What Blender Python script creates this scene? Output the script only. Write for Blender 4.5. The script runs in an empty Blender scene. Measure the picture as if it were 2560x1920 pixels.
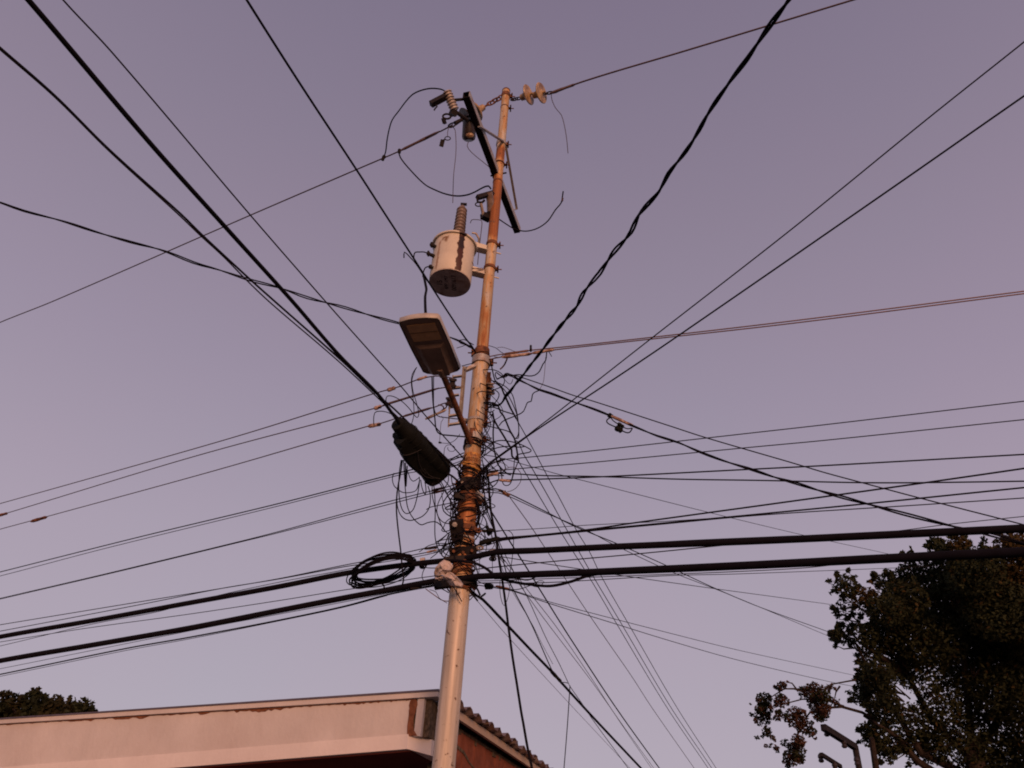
import bpy, math, random
from mathutils import Vector, Matrix

# ------------------------------------------------------------------ scene, camera, light
scene = bpy.context.scene
COL = scene.collection
rnd = random.Random(11)

FPX, TH, ROLL = 1934.0, math.radians(35.0), math.asin(0.0627)
CAM = Vector((0, 0, 1.6))
FW = Vector((0, math.cos(TH), math.sin(TH)))
UP0 = Vector((0, -math.sin(TH), math.cos(TH)))
RT0 = Vector((1, 0, 0))
RT = math.cos(ROLL) * RT0 + math.sin(ROLL) * UP0
UP = -math.sin(ROLL) * RT0 + math.cos(ROLL) * UP0

cd = bpy.data.cameras.new("camera")
cam = bpy.data.objects.new("camera", cd)
COL.objects.link(cam)
m3 = Matrix((RT, UP, -FW)).transposed()
cam.matrix_world = Matrix.Translation(CAM) @ m3.to_4x4()
cd.sensor_fit = 'HORIZONTAL'
cd.sensor_width = 36.0
cd.lens = 36.0 * FPX / 2560.0
cd.clip_start = 0.05
cd.clip_end = 3000
scene.camera = cam

SUN_EL, SUN_AZ = math.radians(7.0), math.radians(180 - 12)      # low evening sun behind the viewer
world = bpy.data.worlds.new("World")
scene.world = world
world.use_nodes = True
nt = world.node_tree
nt.nodes.clear()
out = nt.nodes.new("ShaderNodeOutputWorld")
bg = nt.nodes.new("ShaderNodeBackground")
bg.inputs[1].default_value = 0.1
sky = nt.nodes.new("ShaderNodeTexSky")
sky.sky_type = 'NISHITA'
sky.sun_disc = False
sky.sun_elevation = SUN_EL
sky.sun_rotation = SUN_AZ
tc = nt.nodes.new("ShaderNodeTexCoord")
sep = nt.nodes.new("ShaderNodeSeparateXYZ")
nt.links.new(tc.outputs["Generated"], sep.inputs[0])
ramp = nt.nodes.new("ShaderNodeValToRGB")                      # dusk sky by height above the horizon
el = ramp.color_ramp.elements


def lin(c):
    return tuple((v / 255 / 12.92 if v <= 10 else ((v / 255 + 0.055) / 1.055) ** 2.4) for v in c)


SKY = [(0.0, (179, 168, 181)), (0.16, (176, 165, 179)), (0.36, (168, 156, 172)), (0.55, (153, 141, 160)),
       (0.72, (140, 128, 147)), (0.87, (127, 116, 137)), (1.0, (116, 106, 127))]
while len(el) < len(SKY):
    el.new(0.5)
for e, (p, c) in zip(el, SKY):
    e.position = p
    e.color = (*lin(c), 1)
nt.links.new(sep.outputs[2], ramp.inputs[0])
gain = nt.nodes.new("ShaderNodeVectorMath")
gain.operation = 'SCALE'
gain.inputs[3].default_value = 10.45
hz_noise = nt.nodes.new("ShaderNodeTexNoise")                 # faint unevenness of thin dusk haze, the same all round
hz_noise.inputs["Scale"].default_value = 2.6
hz_noise.inputs["Detail"].default_value = 3
nt.links.new(tc.outputs["Generated"], hz_noise.inputs["Vector"])
hr = nt.nodes.new("ShaderNodeValToRGB")
hr.color_ramp.elements[0].position, hr.color_ramp.elements[1].position = 0.3, 0.7
hr.color_ramp.elements[0].color = (1.02, 0.99, 0.997, 1)
hr.color_ramp.elements[1].color = (0.985, 1.005, 1.003, 1)
nt.links.new(hz_noise.outputs[0], hr.inputs[0])
hm = nt.nodes.new("ShaderNodeVectorMath")
hm.operation = 'MULTIPLY'
nt.links.new(ramp.outputs[0], hm.inputs[0])
nt.links.new(hr.outputs[0], hm.inputs[1])
nt.links.new(hm.outputs[0], gain.inputs[0])
mix = nt.nodes.new("ShaderNodeMixRGB")
mix.inputs[0].default_value = 0.94
nt.links.new(sky.outputs[0], mix.inputs[1])
nt.links.new(gain.outputs[0], mix.inputs[2])
nt.links.new(mix.outputs[0], bg.inputs[0])
nt.links.new(bg.outputs[0], out.inputs[0])

sd = bpy.data.lights.new("sun", 'SUN')
sd.energy = 3.0
sd.angle = math.radians(20)
sd.color = (1.0, 0.49, 0.265)
sun = bpy.data.objects.new("sun", sd)
COL.objects.link(sun)
sdir = Vector((math.sin(SUN_AZ) * math.cos(SUN_EL), math.cos(SUN_AZ) * math.cos(SUN_EL), math.sin(SUN_EL)))
sun.rotation_euler = sdir.to_track_quat('Z', 'Y').to_euler()
sun.location = (0, -20, 10)

scene.view_settings.view_transform = 'Standard'
scene.view_settings.look = 'None'
scene.view_settings.exposure = 0
scene.view_settings.gamma = 1
scene.view_settings.use_curve_mapping = False
scene.cycles.filter_width = 1.9


# ------------------------------------------------------------------ reconstruction helpers
def ray(x, y):
    return FW + RT * ((x - 1280) / FPX) + UP * ((960 - y) / FPX)


def pz(x, y, z):
    return CAM + ray(x, y) * z


def pd(x, y, D):
    d = ray(x, y)
    return CAM + d * (D / math.hypot(d.x, d.y))


def ph(x, y, h):
    d = ray(x, y)
    return CAM + d * ((h - CAM.z) / d.z)


POLE = Vector((-0.3208, 6.1917, 0))


def hz(y):                       # height on the pole seen at picture row y
    return pd(1108.7 + 0.0928 * (1918 - y), y, 6.2).z


def zp(y):                       # distance of the pole along the view axis at that row
    y = max(200, min(1960, y))
    return (Vector((POLE.x, POLE.y, hz(y))) - CAM).dot(FW)


WL = {}


class MB:
    def __init__(s):
        s.v, s.f, s.mi = [], [], []
        s.cur = 0

    def face(s, idx):
        s.f.append(idx)
        s.mi.append(s.cur)

    def quad(s, a, b, c, d):
        n = len(s.v)
        s.v += [Vector(a), Vector(b), Vector(c), Vector(d)]
        s.face((n, n + 1, n + 2, n + 3))

    def tube(s, pts, r, n=8, caps=True, closed=False):
        pts = [Vector(p) for p in pts]
        m = len(pts)
        rs = r if isinstance(r, (list, tuple)) else [r] * m
        base = len(s.v)
        prev = None
        for i, p in enumerate(pts):
            if closed:
                t = pts[(i + 1) % m] - pts[i - 1]
            else:
                t = pts[min(i + 1, m - 1)] - pts[max(i - 1, 0)]
            if t.length < 1e-9:
                t = Vector((0, 0, 1))
            t.normalize()
            if prev is None:
                u = t.orthogonal().normalized()
            else:
                u = prev - t * prev.dot(t)
                u = u.normalized() if u.length > 1e-6 else t.orthogonal().normalized()
            prev = u
            w = t.cross(u)
            for k in range(n):
                a = 2 * math.pi * k / n
                s.v.append(p + (u * math.cos(a) + w * math.sin(a)) * rs[i])
        for i in range(m if closed else m - 1):
            j = (i + 1) % m
            for k in range(n):
                k2 = (k + 1) % n
                s.face((base + i * n + k, base + i * n + k2, base + j * n + k2, base + j * n + k))
        if caps and not closed:
            s.face(tuple(base + k for k in reversed(range(n))))
            s.face(tuple(base + (m - 1) * n + k for k in range(n)))
        return s

    def box(s, c, ax, size):
        c = Vector(c)
        x, y, z = [Vector(a) * (h / 2) for a, h in zip(ax, size)]
        n = len(s.v)
        for i in (-1, 1):
            for j in (-1, 1):
                for k in (-1, 1):
                    s.v.append(c + x * i + y * j + z * k)
        for q in ((0, 1, 3, 2), (4, 6, 7, 5), (0, 4, 5, 1), (2, 3, 7, 6), (0, 2, 6, 4), (1, 5, 7, 3)):
            s.face(tuple(n + i for i in q))
        return s

    def bar(s, p0, p1, w, h, side=None):
        p0, p1 = Vector(p0), Vector(p1)
        t = (p1 - p0).normalized()
        u = (Vector(side) if side else Vector((0, 0, 1)))
        u = u - t * u.dot(t)
        u = u.normalized() if u.length > 1e-5 else t.orthogonal().normalized()
        return s.box((p0 + p1) / 2, (t, t.cross(u), u), ((p1 - p0).length, w, h))

    def lathe(s, o, axis, prof, n=20):
        o, t = Vector(o), Vector(axis).normalized()
        return s.tube([o + t * a for a, _ in fix(prof)], [max(r, 1e-4) for _, r in prof], n)

    def prism(s, poly, off):
        n, off = len(poly), Vector(off)
        b = len(s.v)
        s.v += [Vector(p) for p in poly] + [Vector(p) + off for p in poly]
        s.face(tuple(range(b + n - 1, b - 1, -1)))
        s.face(tuple(range(b + n, b + 2 * n)))
        for i in range(n):
            j = (i + 1) % n
            s.face((b + i, b + j, b + n + j, b + n + i))
        return s

    def blob(s, c, ax, size, n=10):
        c = Vector(c)
        ax = [Vector(a) for a in ax]
        rows = 7
        pts, rs = [], []
        b = len(s.v)
        for i in range(rows):
            a = math.pi * (i + 0.5) / rows
            for k in range(n):
                t = 2 * math.pi * k / n
                q = (math.sin(a) * math.cos(t), math.sin(a) * math.sin(t), math.cos(a))
                s.v.append(c + sum((ax[j] * (q[j] * size[j] / 2) for j in range(3)), Vector()))
        for i in range(rows - 1):
            for k in range(n):
                k2 = (k + 1) % n
                s.face((b + i * n + k, b + i * n + k2, b + (i + 1) * n + k2, b + (i + 1) * n + k))
        s.face(tuple(b + k for k in range(n)))
        s.face(tuple(b + (rows - 1) * n + k for k in reversed(range(n))))
        return s

    def build(s, name, mat, parent=None, smooth=True, angle=35):
        me = bpy.data.meshes.new(name)
        if parent is not None:
            o0 = WL[parent]
        else:
            lo = Vector((min(v.x for v in s.v), min(v.y for v in s.v), min(v.z for v in s.v)))
            hi = Vector((max(v.x for v in s.v), max(v.y for v in s.v), max(v.z for v in s.v)))
            o0 = (lo + hi) / 2
        me.from_pydata([v - o0 for v in s.v], [], s.f)
        mats = mat if isinstance(mat, (list, tuple)) else [mat]
        for m in mats:
            me.materials.append(m)
        if len(mats) > 1:
            me.polygons.foreach_set("material_index", s.mi)
        if smooth:
            me.polygons.foreach_set("use_smooth", [True] * len(me.polygons))
            try:
                me.set_sharp_from_angle(angle=math.radians(angle))
            except Exception:
                pass
        me.update()
        o = bpy.data.objects.new(name, me)
        COL.objects.link(o)
        if parent is not None:
            o.parent = parent
            WL[o] = o0
        else:
            o.location = o0
            WL[o] = o0
        return o


def fix(prof):
    # strictly advancing stations so rings never coincide
    outp, last = [], -1e9
    for a, r in prof:
        if a <= last:
            a = last + 1e-4
        outp.append((a, r))
        last = a
    return outp


def thing(name, loc, label, cat, group=None):
    o = bpy.data.objects.new(name, None)
    COL.objects.link(o)
    o.empty_display_size = 0.1
    o.location = loc
    WL[o] = Vector(loc)
    return tag(o, label, cat, group)


def tag(o, label=None, cat=None, group=None, kind=None):
    if label:
        o["label"] = label
    if cat:
        o["category"] = cat
    if group:
        o["group"] = group
    if kind:
        o["kind"] = kind
    return o


# ------------------------------------------------------------------ materials
def mat(name, col, rough=0.7, metal=0.0, var=0.25, scale=12.0, col2=None, thr=(0.45, 0.6), bump=0.0, bscale=60.0, spec=0.4):
    m = bpy.data.materials.new(name)
    m.use_nodes = True
    n, l = m.node_tree.nodes, m.node_tree.links
    p = n["Principled BSDF"]
    p.inputs["Roughness"].default_value = rough
    p.inputs["Metallic"].default_value = metal
    p.inputs["Specular IOR Level"].default_value = spec
    geo = n.new("ShaderNodeNewGeometry")
    nz = n.new("ShaderNodeTexNoise")
    nz.inputs["Scale"].default_value = scale
    nz.inputs["Detail"].default_value = 5
    l.new(geo.outputs["Position"], nz.inputs["Vector"])
    r = n.new("ShaderNodeValToRGB")
    r.color_ramp.elements[0].position, r.color_ramp.elements[1].position = 0.3, 0.7
    r.color_ramp.elements[0].color = (*[c * (1 - var) for c in col], 1)
    r.color_ramp.elements[1].color = (*[min(1, c * (1 + var)) for c in col], 1)
    l.new(nz.outputs[0], r.inputs[0])
    last = r.outputs[0]
    if col2:
        n2 = n.new("ShaderNodeTexNoise")
        n2.inputs["Scale"].default_value = scale * 0.6
        n2.inputs["Detail"].default_value = 8
        n2.inputs["Roughness"].default_value = 0.65
        mp = n.new("ShaderNodeVectorMath")
        mp.operation = 'ADD'
        mp.inputs[1].default_value = (7.3, 2.1, 5.5)
        l.new(geo.outputs["Position"], mp.inputs[0])
        l.new(mp.outputs[0], n2.inputs["Vector"])
        mr = n.new("ShaderNodeMapRange")
        mr.inputs[1].default_value, mr.inputs[2].default_value = thr
        l.new(n2.outputs[0], mr.inputs[0])
        mx = n.new("ShaderNodeMixRGB")
        l.new(mr.outputs[0], mx.inputs[0])
        l.new(last, mx.inputs[1])
        mx.inputs[2].default_value = (*col2, 1)
        last = mx.outputs[0]
    l.new(last, p.inputs["Base Color"])
    if bump:
        nb = n.new("ShaderNodeTexNoise")
        nb.inputs["Scale"].default_value = bscale
        nb.inputs["Detail"].default_value = 6
        l.new(geo.outputs["Position"], nb.inputs["Vector"])
        b = n.new("ShaderNodeBump")
        b.inputs["Strength"].default_value = bump
        b.inputs["Distance"].default_value = 0.01
        l.new(nb.outputs[0], b.inputs["Height"])
        l.new(b.outputs[0], p.inputs["Normal"])
    return m


def streak(m, dark, sc=(7, 7, 0.9)):
    # grime runs: noise stretched along the vertical, multiplied into the colour
    n, l = m.node_tree.nodes, m.node_tree.links
    p = n["Principled BSDF"]
    src = p.inputs["Base Color"].links[0].from_socket
    geo = n.new("ShaderNodeNewGeometry")
    mp = n.new("ShaderNodeMapping")
    mp.inputs["Scale"].default_value = sc
    l.new(geo.outputs["Position"], mp.inputs[0])
    nz = n.new("ShaderNodeTexNoise")
    nz.inputs["Scale"].default_value = 1.0
    nz.inputs["Detail"].default_value = 9
    nz.inputs["Roughness"].default_value = 0.7
    l.new(mp.outputs[0], nz.inputs["Vector"])
    mr = n.new("ShaderNodeMapRange")
    mr.inputs[1].default_value, mr.inputs[2].default_value = 0.50, 0.72
    mr.inputs[3].default_value, mr.inputs[4].default_value = 1.0, dark
    l.new(nz.outputs[0], mr.inputs[0])
    vm = n.new("ShaderNodeVectorMath")
    vm.operation = 'SCALE'
    l.new(src, vm.inputs[0])
    l.new(mr.outputs[0], vm.inputs[3])
    l.new(vm.outputs[0], p.inputs["Base Color"])


M = {}
M['cable'] = mat("black_cable", (0.0065, 0.0052, 0.0085), 0.85, var=0.2, spec=0.08)
M['thin'] = mat("aged_thin_wire", (0.011, 0.008, 0.012), 0.85, var=0.25, spec=0.08)
M['grey'] = mat("grey_drop_wire", (0.07, 0.055, 0.07), 0.8, var=0.2, spec=0.2)
M['greydark'] = mat("dull_grey_jacket", (0.03, 0.027, 0.03), 0.8, var=0.2, spec=0.1)
M['bare'] = mat("weathered_bare_conductor", (0.075, 0.042, 0.045), 0.6, 0.2, var=0.3, scale=30)
M['copper'] = mat("brown_bare_conductor", (0.11, 0.05, 0.035), 0.55, 0.3, var=0.3, scale=30)
M['sleeve'] = mat("connector_aluminium", (0.40, 0.29, 0.25), 0.6, 0.1, var=0.3, scale=40, col2=(0.14, 0.07, 0.05))
M['darkmetal'] = mat("dark_weathered_steel", (0.016, 0.012, 0.013), 0.7, 0.1, var=0.4, scale=25, spec=0.2)
M['galv'] = mat("galvanised_steel", (0.36, 0.33, 0.31), 0.55, 0.35, var=0.2, scale=20, col2=(0.20, 0.09, 0.045), thr=(0.5, 0.72))
M['rust'] = mat("rusted_steel", (0.17, 0.065, 0.03), 0.85, 0.1, var=0.45, scale=30, col2=(0.06, 0.025, 0.015))
M['porc'] = mat("grey_porcelain", (0.42, 0.36, 0.33), 0.35, var=0.12, scale=18, col2=(0.24, 0.18, 0.15))
M['tan_porc'] = mat("tan_porcelain", (0.40, 0.27, 0.15), 0.35, var=0.2, scale=18, col2=(0.2, 0.12, 0.07))
M['brown_porc'] = mat("brown_porcelain", (0.18, 0.13, 0.11), 0.35, var=0.3, scale=22)
M['dark_porc'] = mat("dark_glazed_porcelain", (0.03, 0.022, 0.022), 0.35, var=0.3)
M['lampshell'] = mat("pale_lamp_housing", (0.42, 0.38, 0.35), 0.55, 0.1, var=0.12, scale=10, col2=(0.3, 0.24, 0.2), thr=(0.5, 0.8))
M['lampunder'] = mat("brown_lamp_underside", (0.27, 0.18, 0.135), 0.6, var=0.2, scale=12)  # browner and darker than the housing shell
M['lens'] = mat("yellowed_lamp_lens", (0.66, 0.38, 0.17), 0.3, var=0.12, scale=25)
M['black'] = mat("black_plastic", (0.0075, 0.0078, 0.0070), 0.7, var=0.3, scale=15, bump=0.2, spec=0.12)
M['plastic'] = mat("thin_white_plastic", (0.46, 0.39, 0.38), 0.6, var=0.12, scale=14)
M['yellow'] = mat("ochre_paint_band", (0.55, 0.27, 0.05), 0.6, var=0.3, scale=25, col2=(0.18, 0.07, 0.03))
M['plaster'] = mat("off_white_plaster", (0.575, 0.53, 0.525), 0.9, var=0.08, scale=1.6, col2=(0.48, 0.42, 0.405), thr=(0.42, 0.75), bump=0.35, bscale=22, spec=0.1)
streak(M['plaster'], 0.93, (4, 4, 1.2))
M['lip'] = mat("sunlit_tone_ledge_plaster", (0.66, 0.60, 0.585), 0.9, var=0.06, scale=1.6, col2=(0.58, 0.515, 0.50), thr=(0.45, 0.75), bump=0.3, bscale=22, spec=0.1)  # paler than the panel: the light the ledge catches, put into its colour
M['render'] = mat("exposed_brown_render", (0.17, 0.070, 0.040), 0.95, var=0.3, scale=25, bump=0.5, spec=0.1)
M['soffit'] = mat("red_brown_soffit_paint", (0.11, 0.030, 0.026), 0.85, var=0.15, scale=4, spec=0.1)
M['brick'] = mat("clay_block", (0.205, 0.066, 0.040), 0.9, var=0.2, scale=9, col2=(0.11, 0.040, 0.026), thr=(0.5, 0.75), bump=0.3, spec=0.1)
M['mortar'] = mat("dirty_mossy_mortar", (0.10, 0.075, 0.055), 0.95, var=0.5, scale=30, bump=0.6, spec=0.05)
M['board'] = mat("pale_fascia_board", (0.42, 0.33, 0.27), 0.8, var=0.12, scale=6, spec=0.1)
M['zinc'] = mat("weathered_zinc_sheet", (0.20, 0.16, 0.165), 0.6, 0.2, var=0.3, scale=8, col2=(0.13, 0.075, 0.06))
M['flash'] = mat("blue_grey_flashing", (0.10, 0.085, 0.115), 0.6, 0.2, var=0.2)
M['bark'] = mat("grey_brown_bark", (0.034, 0.025, 0.022), 0.95, var=0.35, scale=14, bump=0.6, spec=0.1)
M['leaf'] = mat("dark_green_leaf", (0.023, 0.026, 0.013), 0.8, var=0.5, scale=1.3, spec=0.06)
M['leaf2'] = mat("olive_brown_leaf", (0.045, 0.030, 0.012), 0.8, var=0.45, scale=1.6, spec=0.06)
M['leafolive'] = mat("olive_leaf", (0.030, 0.026, 0.012), 0.8, var=0.5, scale=1.0, spec=0.06)
M['leafred'] = mat("dry_reddish_leaf", (0.052, 0.027, 0.019), 0.8, var=0.5, scale=6, spec=0.08)
M['asphalt'] = mat("asphalt", (0.05, 0.048, 0.047), 0.95, var=0.25, scale=3, bump=0.4, bscale=120, spec=0.1)
M['pave'] = mat("pavement_concrete", (0.25, 0.23, 0.21), 0.9, var=0.15, scale=2, bump=0.2, spec=0.1)
M['ink'] = mat("stencil_ink", (0.010, 0.008, 0.008), 0.8, var=0.1)


def pole_material():
    m = bpy.data.materials.new("rusty_galvanised_pole")
    m.use_nodes = True
    n, l = m.node_tree.nodes, m.node_tree.links
    p = n["Principled BSDF"]
    p.inputs["Roughness"].default_value = 0.60
    p.inputs["Metallic"].default_value = 0.24
    p.inputs["Specular IOR Level"].default_value = 0.25
    geo = n.new("ShaderNodeNewGeometry")
    sp = n.new("ShaderNodeSeparateXYZ")
    l.new(geo.outputs["Position"], sp.inputs[0])
    mr = n.new("ShaderNodeMapRange")
    mr.inputs[1].default_value, mr.inputs[2].default_value = 0, 11
    l.new(sp.outputs[2], mr.inputs[0])
    rp = n.new("ShaderNodeValToRGB")
    e = rp.color_ramp.elements
    stops = [(0, .02), (3.5, .06), (3.85, .34), (4.05, .62), (4.2, .46), (4.35, .70), (4.75, .68), (4.95, .50), (5.2, .40), (6.1, .33),
             (6.2, .52), (6.5, .56), (6.8, .46), (7.0, .36), (7.7, .34), (7.85, .42), (7.95, .78), (8.75, .86), (8.95, .45), (9.22, .36), (9.26, .75), (9.42, .72), (9.5, .34), (10.7, .38)]
    while len(e) < len(stops):
        e.new(0.5)
    for a, (z, v) in zip(e, stops):
        a.position = z / 11
        a.color = (v, v, v, 1)
    l.new(mr.outputs[0], rp.inputs[0])
    st = n.new("ShaderNodeMapping")
    st.inputs["Scale"].default_value = (14, 14, 2.2)
    l.new(geo.outputs["Position"], st.inputs[0])
    nz = n.new("ShaderNodeTexNoise")
    nz.inputs["Scale"].default_value = 1.6
    nz.inputs["Detail"].default_value = 8
    nz.inputs["Roughness"].default_value = 0.62
    l.new(st.outputs[0], nz.inputs["Vector"])
    ad = n.new("ShaderNodeMath")
    ad.operation = 'ADD'
    l.new(rp.outputs[0], ad.inputs[0])
    l.new(nz.outputs[0], ad.inputs[1])
    m2 = n.new("ShaderNodeMapRange")
    m2.inputs[1].default_value, m2.inputs[2].default_value = 0.76, 1.2
    l.new(ad.outputs[0], m2.inputs[0])
    cr = n.new("ShaderNodeValToRGB")
    ce = cr.color_ramp.elements
    cols = [(0, (.49, .42, .355)), (.28, (.47, .32, .18)), (.60, (.43, .20, .078)), (1.0, (.29, .105, .038))]
    while len(ce) < 4:
        ce.new(.5)
    for a, (q, c) in zip(ce, cols):
        a.position = q
        a.color = (*c, 1)
    l.new(m2.outputs[0], cr.inputs[0])
    vz = n.new("ShaderNodeTexNoise")
    vz.inputs["Scale"].default_value = 26
    vz.inputs["Detail"].default_value = 6
    l.new(geo.outputs["Position"], vz.inputs["Vector"])
    sk = n.new("ShaderNodeMapRange")
    sk.inputs[1].default_value, sk.inputs[2].default_value = 0.63, 0.70
    l.new(vz.outputs[0], sk.inputs[0])
    mx = n.new("ShaderNodeMixRGB")
    l.new(sk.outputs[0], mx.inputs[0])
    l.new(cr.outputs[0], mx.inputs[1])
    mx.inputs[2].default_value = (.13, .075, .05, 1)
    st2 = n.new("ShaderNodeMapping")
    st2.inputs["Scale"].default_value = (22, 22, 1.1)
    l.new(geo.outputs["Position"], st2.inputs[0])
    n3 = n.new("ShaderNodeTexNoise")
    n3.inputs["Scale"].default_value = 1.3
    n3.inputs["Detail"].default_value = 7
    l.new(st2.outputs[0], n3.inputs["Vector"])
    m3_ = n.new("ShaderNodeMapRange")
    m3_.inputs[1].default_value, m3_.inputs[2].default_value = 0.35, 0.7
    m3_.inputs[3].default_value, m3_.inputs[4].default_value = 1.15, 0.70
    l.new(n3.outputs[0], m3_.inputs[0])
    vm = n.new("ShaderNodeVectorMath")
    vm.operation = 'SCALE'
    l.new(mx.outputs[0], vm.inputs[0])
    l.new(m3_.outputs[0], vm.inputs[3])
    l.new(vm.outputs[0], p.inputs["Base Color"])
    b = n.new("ShaderNodeBump")
    b.inputs["Strength"].default_value = 0.15
    b.inputs["Distance"].default_value = 0.01
    l.new(vz.outputs[0], b.inputs["Height"])
    l.new(b.outputs[0], p.inputs["Normal"])
    return m


M['pole'] = pole_material()
Z = Vector((0, 0, 1))

# ------------------------------------------------------------------ ground, street
g = MB()
g.quad((-900, -900, 0), (900, -900, 0), (900, 900, 0), (-900, 900, 0))
tag(g.build("ground", M['asphalt'], smooth=False), kind="structure")

HA, HB = Vector((-0.8907, 0.4547, 0)), Vector((0.3165, 0.9486, 0))      # the two walls' directions
K = ph(1130, 1733, 3.19)
K.z = 0


def hp(u, v, z):
    return K + HA * u + HB * v + Z * z


pv = MB()
pv.prism([hp(-1.4, -1.6, 0.004), hp(12, -1.6, 0.004), hp(12, 12, 0.004), hp(-1.4, 12, 0.004)], (0, 0, 0.12))
tag(pv.build("pavement", M['pave'], smooth=False), kind="structure")

# ------------------------------------------------------------------ house behind the pole
house = thing("house", hp(3, 3, 0.12), "low pale plastered house with corrugated roof and cracked cornice behind the pole", "house")


def hbox(name, m, u0, u1, v0, v1, z0, z1, parent=house):
    b = MB()
    b.prism([hp(u0, v0, z0), hp(u1, v0, z0), hp(u1, v1, z0), hp(u0, v1, z0)], (0, 0, z1 - z0))
    return b.build(name, m, parent, smooth=False)


# plastered beam: upper face plus a ledge with a chamfered corner, hung over the porch
b = MB()
b.prism([hp(0.405, 0.012, 2.865), hp(9, 0.012, 2.59), hp(9, 0.012, 3.158), hp(0.405, 0.012, 3.158)], HB * .28)
panel = b.build("plaster_panel", M['plaster'], house, smooth=False)
# slight waviness of the hand-trowelled ledge
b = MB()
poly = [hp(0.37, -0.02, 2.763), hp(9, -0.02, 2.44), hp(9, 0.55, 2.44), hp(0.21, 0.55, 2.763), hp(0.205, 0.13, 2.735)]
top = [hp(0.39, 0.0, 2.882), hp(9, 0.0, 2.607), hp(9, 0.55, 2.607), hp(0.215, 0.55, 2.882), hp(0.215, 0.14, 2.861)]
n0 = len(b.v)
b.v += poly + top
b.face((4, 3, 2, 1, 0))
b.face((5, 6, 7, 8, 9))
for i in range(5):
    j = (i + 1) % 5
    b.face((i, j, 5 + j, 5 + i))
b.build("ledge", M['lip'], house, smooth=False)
b = MB()
b.prism([hp(0.36, 0.03, 2.752), hp(9, 0.03, 2.43), hp(9, 1.2, 2.43), hp(0.36, 1.2, 2.752)], (0, 0, .012))
b.build("soffit", M['soffit'], house, smooth=False)
hbox("porch_wall", M['soffit'], 0.21, 9, 1.2, 1.38, 0.12, 2.425)
hbox("cornice_band", M['plaster'], 0.13, 9, -0.022, 0.14, 3.166, 3.208)
hbox("flashing", M['flash'], 0.12, 9, -0.032, 0.25, 3.2085, 3.2245)
hbox("corner_strip", M['plaster'], 0.268, 0.335, 0.006, 0.05, 2.863, 3.163)
hbox("corner_recess", M['mortar'], 0.212, 0.404, 0.052, 0.30, 2.863, 3.16)
hbox("roof_void", M['mortar'], 0.31, 8.9, 0.301, 4.9, 2.95, 3.12)
# broken render: ragged strip between panel and cornice, and a vertical wound at the corner
b = MB()
us, N = [], 190
prev = 0
rr = random.Random(5)
for i in range(N + 1):
    u = 0.40 + (8.5 - 0.40) * (i / N) ** 1.6
    lowz = 3.1585 - max(0, rr.gauss(0.001, 0.004)) - (0.022 * rr.random() + .006 if 1.80 < u < 2.35 else 0.018 * rr.random() + .003 if 3.5 < u < 4.0 or 2.7 < u < 2.85 else 0.010 * rr.random() + .002 if 0.9 < u < 1.1 or 4.3 < u < 4.7 else 0)
    us.append((u, lowz))
for i in range(N):
    (u0, l0), (u1, l1) = us[i], us[i + 1]
    b.quad(hp(u0, 0.008, l0), hp(u1, 0.008, l1), hp(u1, 0.009, 3.1655), hp(u0, 0.009, 3.1655))
b.build("crack", M['render'], house, smooth=False)
b = MB()
L_, R_ = [], []
edge = [(.0, .398, .298), (.06, .402, .312), (.16, .404, .334), (.3, .406, .346), (.45, .408, .352), (.58, .409, .350), (.68, .411, .340), (.76, .411, .334), (.84, .414, .330), (.92, .413, .336), (1.0, .405, .348)]
for t, a_, c_ in edge:
    L_.append(hp(a_ + rr.uniform(-.003, .003), 0.003, 2.866 + t * .294))
    R_.append(hp(c_ + rr.uniform(-.004, .004), 0.003, 2.866 + t * .294))
for i in range(10):
    b.quad(L_[i], R_[i], R_[i + 1], L_[i + 1])
b.build("broken_plaster", M['render'], house, smooth=False)

# right-hand wall of hollow clay blocks, pale board and mossy wall top under the sheets
for i in range(15):
    for j in range(6):
        bl = 0.33
        off = 0.0 if j % 2 == 0 else 0.165
        v0 = 0.56 + i * bl - off
        jit = rr.uniform(-.004, .004)
        z1 = 3.05 - j * 0.49
        z0 = max(0.12, z1 - 0.483)
        if z1 - z0 < 0.05 or j > 2:
            continue
        hbox("block", M['brick'], 0.205 + jit, 0.38, v0 + .007, v0 + bl - .007, z0, z1)
hbox("wall", M['mortar'], 0.222, 0.42, 0.561, 5.6, 0.12, 3.045)
b = MB()
for i in range(90):
    v = 0.35 + 5.1 * i / 90
    h = 0.022 + abs(rr.gauss(0, .014))
    b.prism([hp(0.198, v, 3.05), hp(0.30, v, 3.05), hp(0.30, v + .058, 3.05), hp(0.198, v + .058, 3.05)], HA * 0 + Z * h)
    if rr.random() < .22:
        b.prism([hp(0.196, v, 3.05 - h * .9), hp(0.21, v, 3.05 - h * .9), hp(0.21, v + .05, 3.05 - h), hp(0.196, v + .05, 3.05 - h)], Z * h)
b.build("wall_top_mortar", M['mortar'], house, smooth=False)
hbox("fascia_board", M['board'], 0.080, 0.115, 0.16, 5.4, 3.076, 3.1425)
b = MB()
pt = [(0.66, 2.90), (0.9, 2.885), (1.05, 2.84), (1.25, 2.80), (1.35, 2.75), (1.55, 2.70), (1.8, 2.62)]
for (v0, z0), (v1, z1) in zip(pt, pt[1:]):
    b.quad(hp(0.198, v0, z0), hp(0.198, v1, z1), hp(0.198, v1, z1 + .016 + rr.uniform(0, .02)), hp(0.198, v0, z0 + .016 + rr.uniform(0, .02)))
b.build("wall_crack", M['mortar'], house, smooth=False)


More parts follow.
